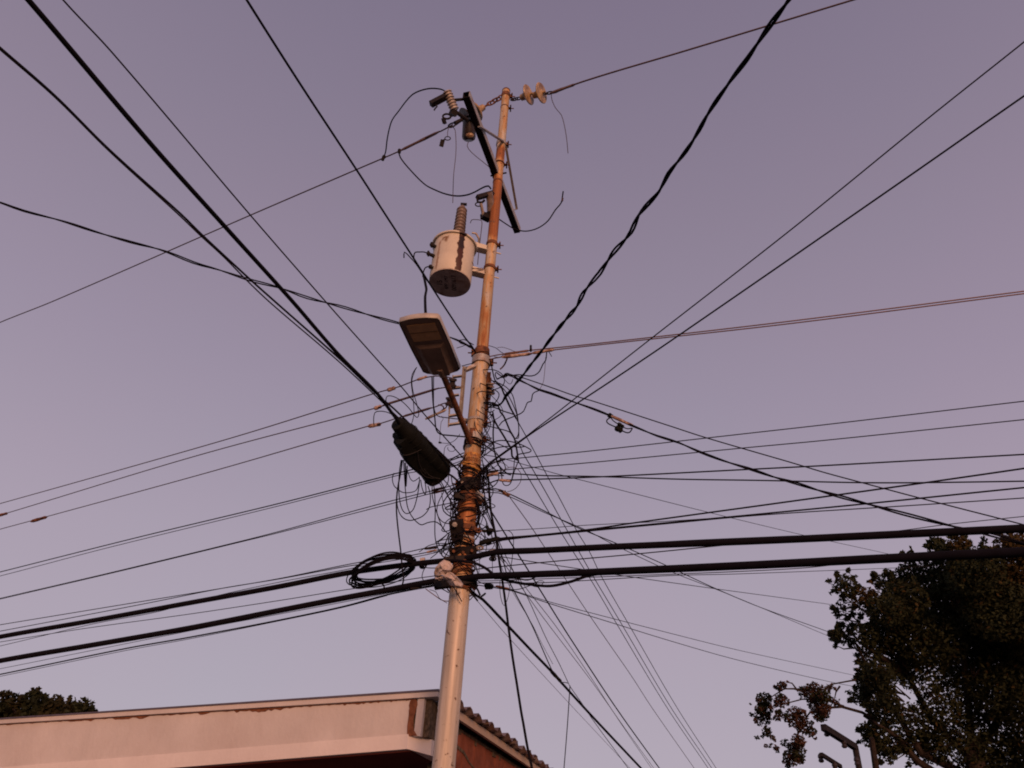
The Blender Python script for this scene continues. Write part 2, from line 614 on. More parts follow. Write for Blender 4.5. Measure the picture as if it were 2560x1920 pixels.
def roof_sheet(v0, v1, u0, u1, dz):
    b = MB()
    per = 0.25
    prof = []
    v = v0
    while v < v1 - 1e-6:
        for f_, h in ((0, 0), (0.16, 0.002), (0.34, 0.036), (0.50, 0.050), (0.66, 0.036), (0.84, 0.002)):
            if v + f_ * per < v1:
                prof.append((v + f_ * per, h))
        v += per
    prof.append((v1, 0))
    ends = [rr.uniform(-.012, .012) for _ in prof]
    n = len(prof)
    base = len(b.v)
    for (vv, h), e in zip(prof, ends):
        slope = 0
        b.v += [hp(u0 + e, vv, 3.150 + h + dz), hp(u1, vv, 3.150 + h + dz), hp(u0 + e, vv, 3.144 + h + dz), hp(u1, vv, 3.144 + h + dz)]
    for i in range(n - 1):
        p, q = base + i * 4, base + (i + 1) * 4
        b.face((p, p + 1, q + 1, q))
        b.face((p + 2, q + 2, q + 3, p + 3))
        b.face((p, q, q + 2, p + 2))
        b.face((p + 1, p + 3, q + 3, q + 1))
    return b.build("roof_sheet", M['zinc'], house, smooth=False)


for i in range(6):
    roof_sheet(0.142 + i * 0.875, 0.142 + i * 0.875 + 0.93, 0.0 + rr.uniform(-.02, .02), 6.2, 0.004 * (i % 2) + 0.0)

# ------------------------------------------------------------------ utility pole
pole = thing("utility_pole", (POLE.x, POLE.y, 0.12), "rusty galvanised tubular utility pole at the house corner, hung with wires", "utility pole")


def pp(h):
    return Vector((POLE.x, POLE.y, h))


def prad(h):
    return 0.0845 if h < 5.05 else (0.077 if h < 6.2 else 0.0615 - 0.010 * (h - 6.2) / 4.5)


b = MB()
b.tube([pp(0.1 + i * 0.33) for i in range(16)], 0.0845, 32)
b.build("lower_tube", M['pole'], pole)
b = MB()
b.lathe(pp(5.0), Z, [(0, .0845), (0.05, .0845), (.075, .077), (1.15, .077), (1.2, .0765), (1.215, .062)], 32)
b.build("middle_tube", M['pole'], pole)
b = MB()
b.tube([pp(6.19 + i * 0.3) for i in range(15)] + [pp(10.66)], [prad(6.2 + i * 0.3) for i in range(15)] + [0.0515], 28)
b.build("upper_tube", M['pole'], pole)
toppole = Vector((POLE.x, POLE.y, 10.66))
b = MB()
b.lathe(toppole - Z * .005, Z, [(0, .055), (.02, .055), (.03, .03), (.05, .02)], 16)
b.build("pole_cap", M['rust'], pole)


def band(y, w, m='galv', extra=0.006, bolt=None, tilt=0.0):
    h = hz(y)
    r = prad(h) + extra
    bb = MB()
    prof = [(-w / 2, r - 0.008), (-w / 2 + .002, r), (w / 2 - .002, r), (w / 2, r - 0.008)]
    bb.lathe(pp(h), Vector((tilt, 0, 1)), prof, 26)
    o_ = bb.build("band_clamp", M[m], pole)
    if bolt:
        bb = MB()
        d = RT0 * bolt
        bb.box(pp(h) + d * (r + .012), (d, Vector((0, 1, 0)), Z), (.034, .03, w * .8))
        bb.tube([pp(h) + d * (r + .022) + Vector((0, -.05, 0)), pp(h) + d * (r + .022) + Vector((0, .05, 0))], .009, 6)
        bb.tube([pp(h) + d * (r + .02), pp(h) + d * (r + .065)], .007, 6)
        bb.build("clamp_bolt", M['rust'], o_, smooth=False)
    return o_


band(240, .07, 'rust', .008, 1)
band(270, .02, 'rust', .003, 1)
band(360, .06, 'galv', .010, 1)
band(411, .02, 'rust', .012, 1)
band(456, .03, 'rust', .004)
band(612, .045, 'rust', .008, 1)
band(672, .045, 'rust', .008, 1)
band(884, .10, 'rust', .014, -1)
band(905, .085, 'galv', .016, 1)
band(1054, .03, 'galv', .006, 1)
band(1097, .07, 'galv', .010, 1)
band(1150, .085, 'yellow', .004)
band(1212, .07, 'darkmetal', .012, -1)
band(1250, .10, 'rust', .008, 1)
band(1325, .05, 'rust', .012, 1)
band(1350, .02, 'galv', .006)

# ------------------------------------------------------------------ crossarm and its fittings at the top
HC = 9.0
A0, A1 = ph(1158, 238, HC), ph(1287, 577, HC)
ca = thing("crossarm", (A0 + A1) / 2, "dark steel crossarm running past the pole near its top", "crossarm")
t = (A1 - A0).normalized()
sd_ = t.cross(Z)
b = MB()
b.bar(A0, A1, .008, .10)
b.bar(A0 + Z * .046 + sd_ * .036, A1 + Z * .046 + sd_ * .036, .064, .008)
b.bar(A0 - Z * .046 + sd_ * .036, A1 - Z * .046 + sd_ * .036, .064, .008)
b.build("channel", M['darkmetal'], ca, smooth=False)
b = MB()
b.bar(A0 + sd_ * .072, A1 + sd_ * .072, .010, .085)
b.build("flange", M['galv'], ca, smooth=False)
col = pp(hz(363))
b = MB()
b.bar(pd(1198, 316, 5.45), col + Vector((.02, -.06, 0)), .035, .012)
b.build("brace", M['galv'], ca, smooth=False)
b = MB()
q = pd(1292, 523, 6.95)
b.bar(col + Vector((.06, .02, 0)), q, .030, .010)
b.tube([q, A0.lerp(A1, .83)], .008, 6)
b.build("brace", M['galv'], ca, smooth=False)
b = MB()
b.bar(pp(HC) - t * .12 + sd_ * -.06, pp(HC) + t * .12 + sd_ * -.06, .012, .12)
b.tube([pp(HC) - sd_ * .1, pp(HC) + sd_ * .1], .010, 8)
b.build("mounting_plate", M['darkmetal'], ca, smooth=False)


def bell(bm, o, ax, R, L):
    bm.lathe(o, ax, [(0, .012), (L * .06, .03), (L * .1, R * .30), (L * .42, R * .36), (L * .5, R * .62), (L * .62, R * .95), (L * .68, R), (L * .72, R * .96), (L * .70, R * .7),
                     (L * .73, R * .55), (L * .70, R * .4), (L * .8, R * .14), (L, .014)], 28)


def link_ring(bm, c, ax, up, a, r, n=16):
    ax, up = Vector(ax).normalized(), Vector(up)
    up = (up - ax * up.dot(ax)).normalized()
    bm.tube([c + ax * (a * math.cos(2 * math.pi * k / n)) + up * (a * .62 * math.sin(2 * math.pi * k / n)) for k in range(n)], r, 6, closed=True)


# right dead-end string
s0, s1 = pz(1276, 250, zp(250)), pz(1376, 232, zp(250) - .1)
ax = (s1 - s0).normalized()
ti = thing("insulator_string", s0, "pair of tan disc insulators strung to the right of the pole top", "insulator")
b = MB()
link_ring(b, s0.lerp(s1, .10), ax, Z, .045, .008)
link_ring(b, s0.lerp(s1, .20), ax, Vector((0, 1, .3)), .04, .008)
b.tube([s0, s0.lerp(s1, .1)], .012, 8)
b.build("shackle", M['darkmetal'], ti)
Ls = (s1 - s0).length
for f0 in (.24, .56):
    b = MB()
    axd = (ax - FW * .42 + Vector((0, 0, .12 if f0 < .3 else .02))).normalized()
    bell(b, s0.lerp(s1, f0), axd, .137, Ls * .36)
    b.build("disc", M['tan_porc'], ti)
b = MB()
link_ring(b, s0.lerp(s1, .985), ax, Z, .045, .008)
b.tube([s0.lerp(s1, .86), s0.lerp(s1, .95)], .017, 8)
b.build("clevis", M['darkmetal'], ti)

# left dead-end string: passes above the crossarm to the primary on the left
l0, l1 = pz(1258, 240, zp(240) - .02), pz(1128, 314, zp(240) - .35)
ax = (l1 - l0).normalized()
tl = thing("insulator_string", l0, "orange bell insulator and chain between pole top and crossarm", "insulator")
b = MB()
for i, f0 in enumerate((.06, .125, .19, .25)):
    link_ring(b, l0.lerp(l1, f0), ax, Z if i % 2 else Vector((0, 1, 0)), .055, .009)
b.tube([l0.lerp(l1, .28), l0.lerp(l1, .40)], .013, 8)
b.build("chain", M['rust'], tl)
Ls = (l1 - l0).length
b = MB()
bell(b, l0.lerp(l1, .36), ax, .135, Ls * .27)
b.build("disc", M['tan_porc'], tl)
b = MB()
bell(b, l0.lerp(l1, .58), ax, .13, Ls * .22)
b.build("disc", M['dark_porc'], tl)
b = MB()
b.tube([l0.lerp(l1, .78), l0.lerp(l1, .93)], [.02, .03], 10)
link_ring(b, l0.lerp(l1, .985), ax, Z, .055, .010)
b.build("clevis", M['darkmetal'], tl)

# hook dangling below the clamp
c0 = pz(1117, 291, zp(240) - .45)
tk = thing("hot_line_clamp", pz(1110, 350, zp(300) - .45), "small loose clamp dangling below the crossarm tip beside the wire end", "clamp")
b = MB()
zc = zp(300) - .45
b.bar(pz(1107, 350, zc), pz(1103, 366, zc), .05, .035)
b.build("clamp_body", M['darkmetal'], tk)
b = MB()
link_ring(b, pz(1119, 346, zc), RT, UP, .035, .006)
b.tube([pz(1107, 350, zc), pz(1115, 348, zc)], .008, 6)
b.build("ring", M['darkmetal'], tk)
b = MB()
b.tube([pz(1119, 342, zc), pz(1119, 330, zc), pz(1122, 318, zc)], .004, 6)
b.build("hanger_wire", M['bare'], tk)
tk = thing("ring_clamp", c0, "dark ring clamp under the grey cutout's lower end", "clamp")
b = MB()
link_ring(b, c0, RT, UP, .05, .013)
b.bar(pz(1124, 286, zp(240) - .45), pz(1140, 283, zp(240) - .42), .05, .05)
b.bar(pz(1108, 296, zp(240) - .45), pz(1112, 309, zp(240) - .45), .035, .05)
b.build("ring", M['darkmetal'], tk)

# cutout on the near crossarm end
za = (A0 - CAM).dot(FW)
tcut = thing("fuse_cutout", A0, "grey porcelain fuse cutout hung off the near crossarm tip", "fuse cutout")
p0, p1 = pz(1117, 228, za - .05), pz(1137, 277, za - .05)
b = MB()
L = (p1 - p0).length
prof = [(0, .03)]
for i in range(7):
    a = L * (i + .1) / 7
    prof += [(a, .040), (a + L * .03, .053), (a + L * .06, .053), (a + L * .09, .040)]
prof += [(L, .03)]
b.lathe(p0, p1 - p0, prof, 18)
b.build("porcelain_body", M['porc'], tcut)
b = MB()
b.bar(pz(1117, 240, za - .06), pz(1077, 261, za - .12), .06, .055)
b.tube([pz(1090, 262, za - .12), pz(1093, 266, za - .12), pz(1088, 271, za - .12), pz(1085, 276, za - .12)], .008, 6)
b.build("contact_hood", M['darkmetal'], tcut)
b = MB()
b.bar(pz(1137, 276, za - .05), pz(1132, 288, za - .05), .07, .06)
b.tube([pz(1140, 280, za - .05), pz(1168, 300, za + .05)], .022, 8)
b.build("hinge", M['darkmetal'], tcut)
b = MB()
b.tube([pz(1137, 250, za - .05), A0 + t * .05], .016, 8)
b.build("hanger", M['darkmetal'], tcut)

# arrester hanging under the crossarm
p0, p1 = pz(1172, 303, za + .28), pz(1172, 353, za + .28)
tar = thing("surge_arrester", p0, "dark stubby arrester with tan end cap below the crossarm", "surge arrester")
b = MB()
b.tube([p0, p0.lerp(p1, .78), p0.lerp(p1, .9), p0.lerp(p1, .98)], [.068, .078, .070, .045], 20)
b.build("body", M['dark_porc'], tar)
b = MB()
q0 = p0.lerp(p1, .80) - FW * .062 + RT * .012
b.blob(q0, (RT, FW, UP), (.095, .05, .065))
b.build("end_cap", M['tan_porc'], tar)
b = MB()
b.bar(p0 + Z * .02 - t * .05, p0 + Z * .12, .05, .02)
b.build("bracket", M['darkmetal'], tar)

# open cutout lower down against the pole
zc = zp(500) - .12
t2 = thing("fuse_cutout", pp(hz(510)), "open fuse cutout with pale tube clamped left of the pole above the transformer", "fuse cutout")
b = MB()
b.bar(pz(1232, 483, zc + .05), pz(1193, 494, zc - .1), .05, .05)
b.tube([pz(1193, 494, zc - .1), pz(1194, 505, zc - .1), pz(1205, 506, zc - .1), pz(1212, 500, zc - .1)], .014, 8)
link_ring(b, pz(1196, 511, zc - .1), RT, UP, .035, .007)
b.build("upper_contact", M['darkmetal'], t2)
b = MB()
b.tube([pz(1202, 508, zc - .1), pz(1208, 537, zc - .06)], .018, 10)
b.build("fuse_tube", M['porc'], t2)
b = MB()
b.bar(pz(1205, 538, zc - .06), pz(1224, 547, zc), .07, .07)
b.tube([pz(1214, 543, zc - .02), pz(1237, 535, zc + .1)], .028, 8)
b.bar(pz(1220, 530, zc), pz(1226, 548, zc), .06, .06)
b.build("hinge", M['darkmetal'], t2)
b = MB()
b.tube([pz(1222, 480, zc), pz(1226, 505, zc + .03), pz(1227, 540, zc + .03)], .045, 12)
b.build("porcelain_body", M['brown_porc'], t2)

# ------------------------------------------------------------------ transformer
TB = pd(1125, 706, 6.13)
HBm = TB.z
tr = thing("transformer", TB, "pale cylindrical pole transformer with a dark rust streak and stencilled base", "transformer")
TR = 0.222


def tank_material():
    m = mat("cream_tank_paint", (0.57, 0.50, 0.41), 0.5, 0.0, var=0.07, scale=5, col2=(0.40, 0.33, 0.27), thr=(0.55, 0.8), spec=0.35)
    n, l = m.node_tree.nodes, m.node_tree.links
    p = n["Principled BSDF"]
    src = p.inputs["Base Color"].links[0].from_socket
    tcn = n.new("ShaderNodeTexCoord")
    s = n.new("ShaderNodeSeparateXYZ")
    l.new(tcn.outputs["Object"], s.inputs[0])
    at = n.new("ShaderNodeMath")
    at.operation = 'ARCTAN2'
    l.new(s.outputs[0], at.inputs[0])
    ng = n.new("ShaderNodeMath")
    ng.operation = 'MULTIPLY'
    ng.inputs[1].default_value = -1
    l.new(s.outputs[1], ng.inputs[0])
    l.new(ng.outputs[0], at.inputs[1])
    mp = n.new("ShaderNodeMapping")
    mp.inputs["Scale"].default_value = (1, 1, 1)
    l.new(tcn.outputs["Object"], mp.inputs[0])
    nz = n.new("ShaderNodeTexNoise")
    nz.inputs["Scale"].default_value = 16
    nz.inputs["Detail"].default_value = 6
    l.new(mp.outputs[0], nz.inputs["Vector"])

    def spot(a0, w, soft, z0, z1, zs, colr, prev, amp):
        d = n.new("ShaderNodeMath"); d.operation = 'SUBTRACT'; d.inputs[1].default_value = a0
        l.new(at.outputs[0], d.inputs[0])
        ab = n.new("ShaderNodeMath"); ab.operation = 'ABSOLUTE'
        l.new(d.outputs[0], ab.inputs[0])
        j = n.new("ShaderNodeMath"); j.operation = 'MULTIPLY_ADD'; j.inputs[1].default_value = amp; j.inputs[2].default_value = -amp * .5
        l.new(nz.outputs[0], j.inputs[0])
        su = n.new("ShaderNodeMath"); su.operation = 'ADD'
        l.new(ab.outputs[0], su.inputs[0]); l.new(j.outputs[0], su.inputs[1])
        r = n.new("ShaderNodeMapRange"); r.inputs[1].default_value = w + soft; r.inputs[2].default_value = w
        l.new(su.outputs[0], r.inputs[0])
        za_ = n.new("ShaderNodeMapRange"); za_.inputs[1].default_value = z0 - zs; za_.inputs[2].default_value = z0
        zb_ = n.new("ShaderNodeMapRange"); zb_.inputs[1].default_value = z1 + zs; zb_.inputs[2].default_value = z1
        zj = n.new("ShaderNodeMath"); zj.operation = 'ADD'
        l.new(s.outputs[2], zj.inputs[0]); l.new(j.outputs[0], zj.inputs[1])
        l.new(zj.outputs[0], za_.inputs[0]); l.new(zj.outputs[0], zb_.inputs[0])
        m1 = n.new("ShaderNodeMath"); m1.operation = 'MULTIPLY'
        m2 = n.new("ShaderNodeMath"); m2.operation = 'MULTIPLY'
        l.new(za_.outputs[0], m1.inputs[0]); l.new(zb_.outputs[0], m1.inputs[1])
        l.new(m1.outputs[0], m2.inputs[0]); l.new(r.outputs[0], m2.inputs[1])
        mx = n.new("ShaderNodeMixRGB"); mx.inputs[2].default_value = (*colr, 1)
        l.new(m2.outputs[0], mx.inputs[0]); l.new(prev, mx.inputs[1])
        return mx.outputs[0]

    c = spot(0.42, 0.13, 0.04, -0.1, 0.51, .03, (.055, .014, .006), src, .30)
    c = spot(0.43, 0.08, 0.05, 0.33, 0.47, .05, (.015, .006, .005), c, .26)
    c = spot(-0.42, 0.10, 0.12, 0.42, 0.45, .03, (.20, .11, .05), c, .2)
    c = spot(-0.70, 0.03, 0.06, 0.05, 0.40, .05, (.32, .21, .14), c, .2)
    l.new(c, p.inputs["Base Color"])
    return m


M['tank'] = tank_material()
TH_ = 0.53
b = MB()
b.lathe(TB, Z, [(0.0, TR - .006), (.012, TR), (TH_ * .5, TR), (TH_, TR)], 48)
b.build("tank", M['tank'], tr)
b = MB()
b.lathe(TB, Z, [(-.014, TR - .004), (-.006, TR - .002), (-.001, TR - .012)], 48)
o = b.build("base_plate", mat("dark_tank_underside", (0.50, 0.42, 0.38), 0.7, var=0.2, scale=14, col2=(0.30, 0.20, 0.15), thr=(0.5, 0.68)), tr)
b = MB()
b.lathe(TB + Z * TH_, Z, [(-.022, TR + .002), (-.020, TR + .022), (-.004, TR + .026), (.004, TR + .018), (.03, TR - .005), (.055, TR * .6), (.065, .06)], 48)
b.build("lid", M['tank'], tr)
b = MB()
bo = TB + Z * (TH_ + .05) + Vector((.03, -.02, 0))
prof = [(0, .062), (.05, .06)]
for i in range(9):
    a = .06 + i * .052
    R0_ = .070 - .0012 * i
    prof += [(a, .046), (a + .008, .050), (a + .018, R0_), (a + .026, R0_), (a + .036, .046)]
prof += [(.54, .040), (.56, .03)]
b.lathe(bo, Z, prof, 24)
b.build("bushing", M['brown_porc'], tr)
b = MB()
b.tube([bo + Z * .55, bo + Z * .60], .016, 10)
b.box(bo + Z * .605 + RT0 * .012, (RT0, Vector((0, 1, 0)), Z), (.07, .025, .022))
b.build("bushing_terminal", M['darkmetal'], tr)
for (x, y, m_) in ((1079, 612, 1), (1071, 634, 1), (1076, 667, 0)):
    b = MB()
    e = pd(x, y, 6.02)
    c_ = Vector((TB.x, TB.y, e.z))
    inw = (c_ - e).normalized()
    b.tube([e + inw * .09, e + inw * .03, e], [.022, .020, .012], 10)
    b.blob(e, (RT, FW, UP), (.045, .04, .05), 8)
    if m_:
        b.bar(e + UP * .03, e - UP * .03, .018, .018)
    b.build("low_voltage_terminal", M['darkmetal'], tr)
# pole brackets
for y, wd in ((632, .10), (693, .10)):
    b = MB()
    e = pp(hz(y))
    c_ = Vector((TB.x, TB.y, e.z))
    d = (e - c_).normalized()
    st_ = c_ + d * (TR - .02)
    en = e - d * .055
    b.bar(st_, en, .085, .008)
    b.bar(st_ + Vector((0, -.04, .03)), en + Vector((0, -.03, .03)), .008, .07)
    b.bar(st_ + Vector((0, .04, .03)), en + Vector((0, .03, .03)), .008, .07)
    b.tube([e - d * .09 + Z * .02, e + d * .11 + Z * .02], .009, 6)
    b.build("bracket", M['tank'], tr, smooth=False)
b = MB()
lo = TB + Z * (TH_ - .03)
b.tube([pz(1180, 582, zp(590) - .1), pz(1190, 584, zp(590) - .1), pz(1197, 596, zp(590) - .1), pz(1197, 610, zp(590) - .1)], .012, 8)
b.build("lifting_lug", M['galv'], tr)


def lettering(text, size, loc, rot, parent):
    cu = bpy.data.curves.new("lettering", 'FONT')
    cu.body = text
    cu.size = size
    cu.align_x = 'CENTER'
    cu.align_y = 'CENTER'
    cu.extrude = 0.0006
    tmp = bpy.data.objects.new("tmp_text", cu)
    COL.objects.link(tmp)
    bpy.context.view_layer.update()
    me = bpy.data.meshes.new_from_object(tmp.evaluated_get(bpy.context.evaluated_depsgraph_get()))
    bpy.data.objects.remove(tmp)
    me.name = "lettering"
    me.materials.clear()
    me.materials.append(M['ink'])
    ob = bpy.data.objects.new("lettering", me)
    COL.objects.link(ob)
    ob.parent = parent
    ob.matrix_local = Matrix.Translation(loc) @ rot
    return ob


# letters lie on the base plate, facing down, reading away from the viewer
flip = Matrix(((0, 1, 0, 0), (1, 0, 0, 0), (0, 0, -1, 0), (0, 0, 0, 1)))
lettering("15", .085, Vector((-.105, .0, -.0155)), flip @ Matrix.Rotation(math.pi, 4, 'Z'), tr)
lettering("4PP.1M7", .060, Vector((-.035, -.01, -.0155)), flip @ Matrix.Rotation(math.pi, 4, 'Z'), tr)
lettering("0091617", .068, Vector((.045, -.01, -.0155)), flip @ Matrix.Rotation(math.pi, 4, 'Z'), tr)

# ------------------------------------------------------------------ street lamp
e0 = pd(1105, 930, 5.32)
e1 = pd(1045, 799, 4.70)
lamp = thing("street_lamp", pp(hz(1104)), "pale flat street lamp head on a rusty arm reaching left from the pole", "street lamp")
x1 = (e1 - e0).normalized()
y1 = Vector((x1.y, -x1.x, 0)).normalized()
if y1.x < 0:
    y1 = -y1
z1 = y1.cross(x1)
if z1.z < 0:
    z1 = -z1
LL = (e1 - e0).length


def lp(a, c, h):
    return e0 + x1 * a + y1 * c + z1 * h


W2 = .168
prof = [(-.035, -.06), (-.012, -.135), (.015, -W2 + .004), (LL * .5, -W2 - .003), (LL - .03, -W2), (LL - .002, -W2 + .012), (LL + .018, -W2 * .4), (LL + .022, 0), (LL + .018, W2 * .4),
        (LL - .002, W2 - .012), (LL - .03, W2), (LL * .5, W2 + .003), (.015, W2 - .004), (-.012, .135), (-.035, .06)]
b = MB()
n = len(prof)
rings = [(0, .988, 0), (.006, 1.0, 0), (.042, 1.0, 0), (.058, .96, 0), (.07, .82, .0)]
for h, s_, _ in rings:
    for a, c in prof:
        ac = LL / 2
        b.v.append(lp(ac + (a - ac) * s_, c * s_, h))
for i in range(len(rings) - 1):
    for k in range(n):
        k2 = (k + 1) % n
        b.face((i * n + k, i * n + k2, (i + 1) * n + k2, (i + 1) * n + k))
b.face(tuple((len(rings) - 1) * n + k for k in range(n)))
b.build("housing", M['lampshell'], lamp, angle=50)
b = MB()
base = [(a * .97 + .01, c * .93) for a, c in prof]
b.prism([lp(a, c, .004) for a, c in base], z1 * .004)
b.build("underside", M['lampunder'], lamp, smooth=False)
for a0_, a1_ in ((LL * .62, LL * .765), (LL * .78, LL * .915)):
    b = MB()
    b.prism([lp(a0_, -.115, -.002), lp(a1_, -.115, -.002), lp(a1_, .118, -.002), lp(a0_, .118, -.002)], z1 * .005)
    b.build("lens", M['lens'], lamp, smooth=False)
b = MB()
b.prism([lp(.0, -.07, -.028), lp(LL * .5, -.085, -.016), lp(LL * .5, .085, -.016), lp(.0, .07, -.028)], z1 * .02)
b.v += [lp(-.01, -.115, .003), lp(LL * .56, -.13, .003), lp(LL * .56, .13, .003), lp(-.01, .115, .003)]
b.face((0, 1, 9, 8)); b.face((1, 2, 10, 9)); b.face((2, 3, 11, 10)); b.face((3, 0, 8, 11))
b.build("driver_cover", M['lampunder'], lamp, smooth=False)
ab = pd(1176, 1106, 6.09)
b = MB()
b.tube([ab, ab.lerp(e0, .5), e0 + x1 * .02 - z1 * .0, e0 + x1 * .12 + z1 * .01], .026, 14)
b.build("arm", M['rust'], lamp)
b = MB()
b.tube([e0 - x1 * .04, e0 + x1 * .06], .038, 14)
b.box(e0 + y1 * .05 - z1 * .01, (x1, y1, z1), (.05, .03, .03))
b.build("arm_socket", M['lampunder'], lamp)
b = MB()
b.box(pd(1180, 1090, 6.13), (RT0, Vector((0, 1, 0)), Z), (.05, .03, .16))
b.build("arm_bracket", M['rust'], lamp, smooth=False)

# ------------------------------------------------------------------ secondary racks with spool insulators
for side in (-1, 1):
    if side < 0:
        rk = thing("secondary_rack", pp(hz(985)), "steel rack with dark spool insulators left of the pole under the lamp", "insulator rack")
        zz = zp(985) - .10
        bar0, bar1 = pz(1161, 916, zz), pz(1149, 1058, zz)
        mm = M['galv']
    else:
        rk = thing("secondary_rack", pp(hz(985)) + RT0 * .1, "rusty spool rack hugging the pole's right side opposite the lamp arm", "insulator rack")
        zz = zp(985) + .05
        bar0, bar1 = pz(1222, 930, zz), pz(1212, 1070, zz)
        mm = M['rust']
    b = MB()
    b.bar(bar0, bar1, .035, .012, side=FW)
    b.bar(bar0 + RT * .018, bar1 + RT * .018, .006, .05, side=FW)
    if side < 0:
        b.bar(pz(1161, 926, zz), pz(1188, 915, zz + .06), .05, .03)
        b.bar(pz(1152, 1050, zz), pz(1180, 1056, zz + .06), .05, .03)
    b.build("rack_bar", mm, rk, smooth=False)
    spools = ((948, 1131, 957), (996, 1124, 1004)) if side < 0 else ((957, 1226, 963), (977, 1226, 981))
    for (yy, sx, sy) in spools:
        c_ = pz(sx, sy, zz - .02 * side)
        axs = (bar0 - bar1).normalized()
        b = MB()
        hgt = .085 if side < 0 else .05
        b.lathe(c_ - axs * hgt / 2, axs, [(0, .03), (.004, .040), (hgt * .25, .042), (hgt * .38, .028), (hgt * .62, .028), (hgt * .75, .042), (hgt - .004, .040), (hgt, .03)], 18)
        b.build("spool", M['dark_porc'] if side < 0 else M['brown_porc'], rk)
        b = MB()
        for dy in (-.055, .055):
            if side < 0:
                b.bar(c_ + axs * dy, c_ + axs * dy + RT * .085 + UP * .01, .03, .012)
        b.tube([c_ - axs * .075, c_ + axs * .075], .007, 6)
        b.build("clevis", mm, rk, smooth=False)
    if side < 0:
        b = MB()
        for yy in (1040, 1062):
            b.bar(pz(1122, yy, zz), pz(1150, yy - 4, zz), .03, .016)
        b.tube([pz(1124, 1016, zz), pz(1121, 1068, zz)], .008, 6)
        b.build("empty_clevis", mm, rk, smooth=False)

# ------------------------------------------------------------------ black splice closure
q0, q1 = pz(996, 1061, 6.42), pz(1103, 1170, 6.86)
ax = (q1 - q0).normalized()
pe = (UP * -1 + RT * -1.0)
pe = (pe - ax * pe.dot(ax)).normalized()
qn = ax.cross(pe)
LQ = (q1 - q0).length
sp_ = thing("splice_closure", (q0 + q1) / 2, "long black cable splice closure slung on the thick cable left of the pole", "splice closure")
b = MB()
b.lathe(q0 - ax * .02, ax, [(0, .040), (.006, .060), (.05, .068), (.10, .072), (.13, .088), (LQ * .5, .092), (LQ - .02, .092), (LQ + .04, .082), (LQ + .09, .055), (LQ + .11, .03)], 32)
b.build("dome", M['black'], sp_)
b = MB()
prof = [(.10, .0), (.10, .115), (.15, .118), (.155, .145), (.24, .15), (.30, .175), (LQ * .55, .18), (LQ * .9, .165), (LQ * .96, .185), (LQ + .03, .175), (LQ + .05, .12), (LQ + .05, 0)]
n_ = len(prof)
for wd, sc in ((-.085, .86), (-.055, 1.0), (.055, 1.0), (.085, .86)):
    b.v += [q0 + ax * a + pe * (c * sc) + qn * wd for a, c in prof]
for i in range(3):
    for k in range(n_):
        k2 = (k + 1) % n_
        b.face((i * n_ + k, i * n_ + k2, (i + 1) * n_ + k2, (i + 1) * n_ + k))
b.face(tuple(range(n_ - 1, -1, -1)))
b.face(tuple(range(3 * n_, 4 * n_)))
b.build("lower_tray", M['black'], sp_, smooth=False)
b = MB()
for f_ in (.22, .34, .46, .58, .70, .86):
    b.tube([q0 + ax * (LQ * f_) + (pe * math.cos(a) + qn * math.sin(a)) * .0935 for a in [k * math.pi / 10 for k in range(20)]], .0028, 6, closed=True)
b.build("strap", M['black'], sp_)
for f_, g_, c0_, c1_ in ((.42, .30, .0, .14), (.40, .78, .03, .12), (.70, 1.0, .10, .06), (.66, .92, .13, .10)):
    b = MB()
    pts = []
    for k in range(12):
        tt = k / 11
        pts.append(q0 + ax * (LQ * (f_ + (g_ - f_) * tt)) + pe * (c0_ + (c1_ - c0_) * tt + .025 * math.sin(tt * 3.1)) - qn * (.099))
    b.tube(pts, .0035, 6)
    b.build("lashed_wire", M['greydark'], sp_)

# ------------------------------------------------------------------ wires
def smooth_path(pts, step):
    P = [Vector((p[0], p[1], 0)) for p in pts]
    if len(P) == 2:
        n = max(2, int((P[1] - P[0]).length / step))
        return [P[0].lerp(P[1], i / n) for i in range(n + 1)]
    outp = []
    for i in range(len(P) - 1):
        p0 = P[i - 1] if i else P[0] * 2 - P[1]
        p3 = P[i + 2] if i + 2 < len(P) else P[-1] * 2 - P[-2]
        p1, p2 = P[i], P[i + 1]
        d = (p2 - p1).length
        # limit tangents so unevenly spaced points do not overshoot
        m1 = (p2 - p0)
        m2 = (p3 - p1)
        m1 = m1 * (d / max(1e-6, (p2 - p1).length + (p1 - p0).length))
        m2 = m2 * (d / max(1e-6, (p3 - p2).length + (p2 - p1).length))
        n = max(2, int(d / step))
        for k in range(n):
            t_ = k / n
            h1 = 2 * t_ ** 3 - 3 * t_ ** 2 + 1
            h2 = t_ ** 3 - 2 * t_ ** 2 + t_
            h3 = -2 * t_ ** 3 + 3 * t_ ** 2
            h4 = t_ ** 3 - t_ ** 2
            outp.append(p1 * h1 + m1 * h2 + p2 * h3 + m2 * h4)
    outp.append(P[-1])
    return outp


def path3(pts, za, zb, step=14, bulge=0.0, knots=None):
    pp2 = smooth_path(pts, step)
    L = [0]
    for a, c in zip(pp2, pp2[1:]):
        L.append(L[-1] + (c - a).length)
    res = []
    for p, s in zip(pp2, L):
        t_ = s / max(L[-1], 1e-6)
        iz = (1 - t_) / za + t_ / zb
        if knots:
            for (xa, ka), (xb, kb) in zip(knots, knots[1:]):
                if p.x <= xb or (xb, kb) == knots[-1]:
                    f_ = (p.x - xa) / (xb - xa)
                    iz = (1 - f_) / ka + f_ / kb
                    break
        z = 1 / iz - bulge * math.sin(math.pi * t_)
        res.append(pz(p.x, p.y, z))
    return res


def P(s):
    return [tuple(float(q) for q in w.split(",")) for w in s.split()]


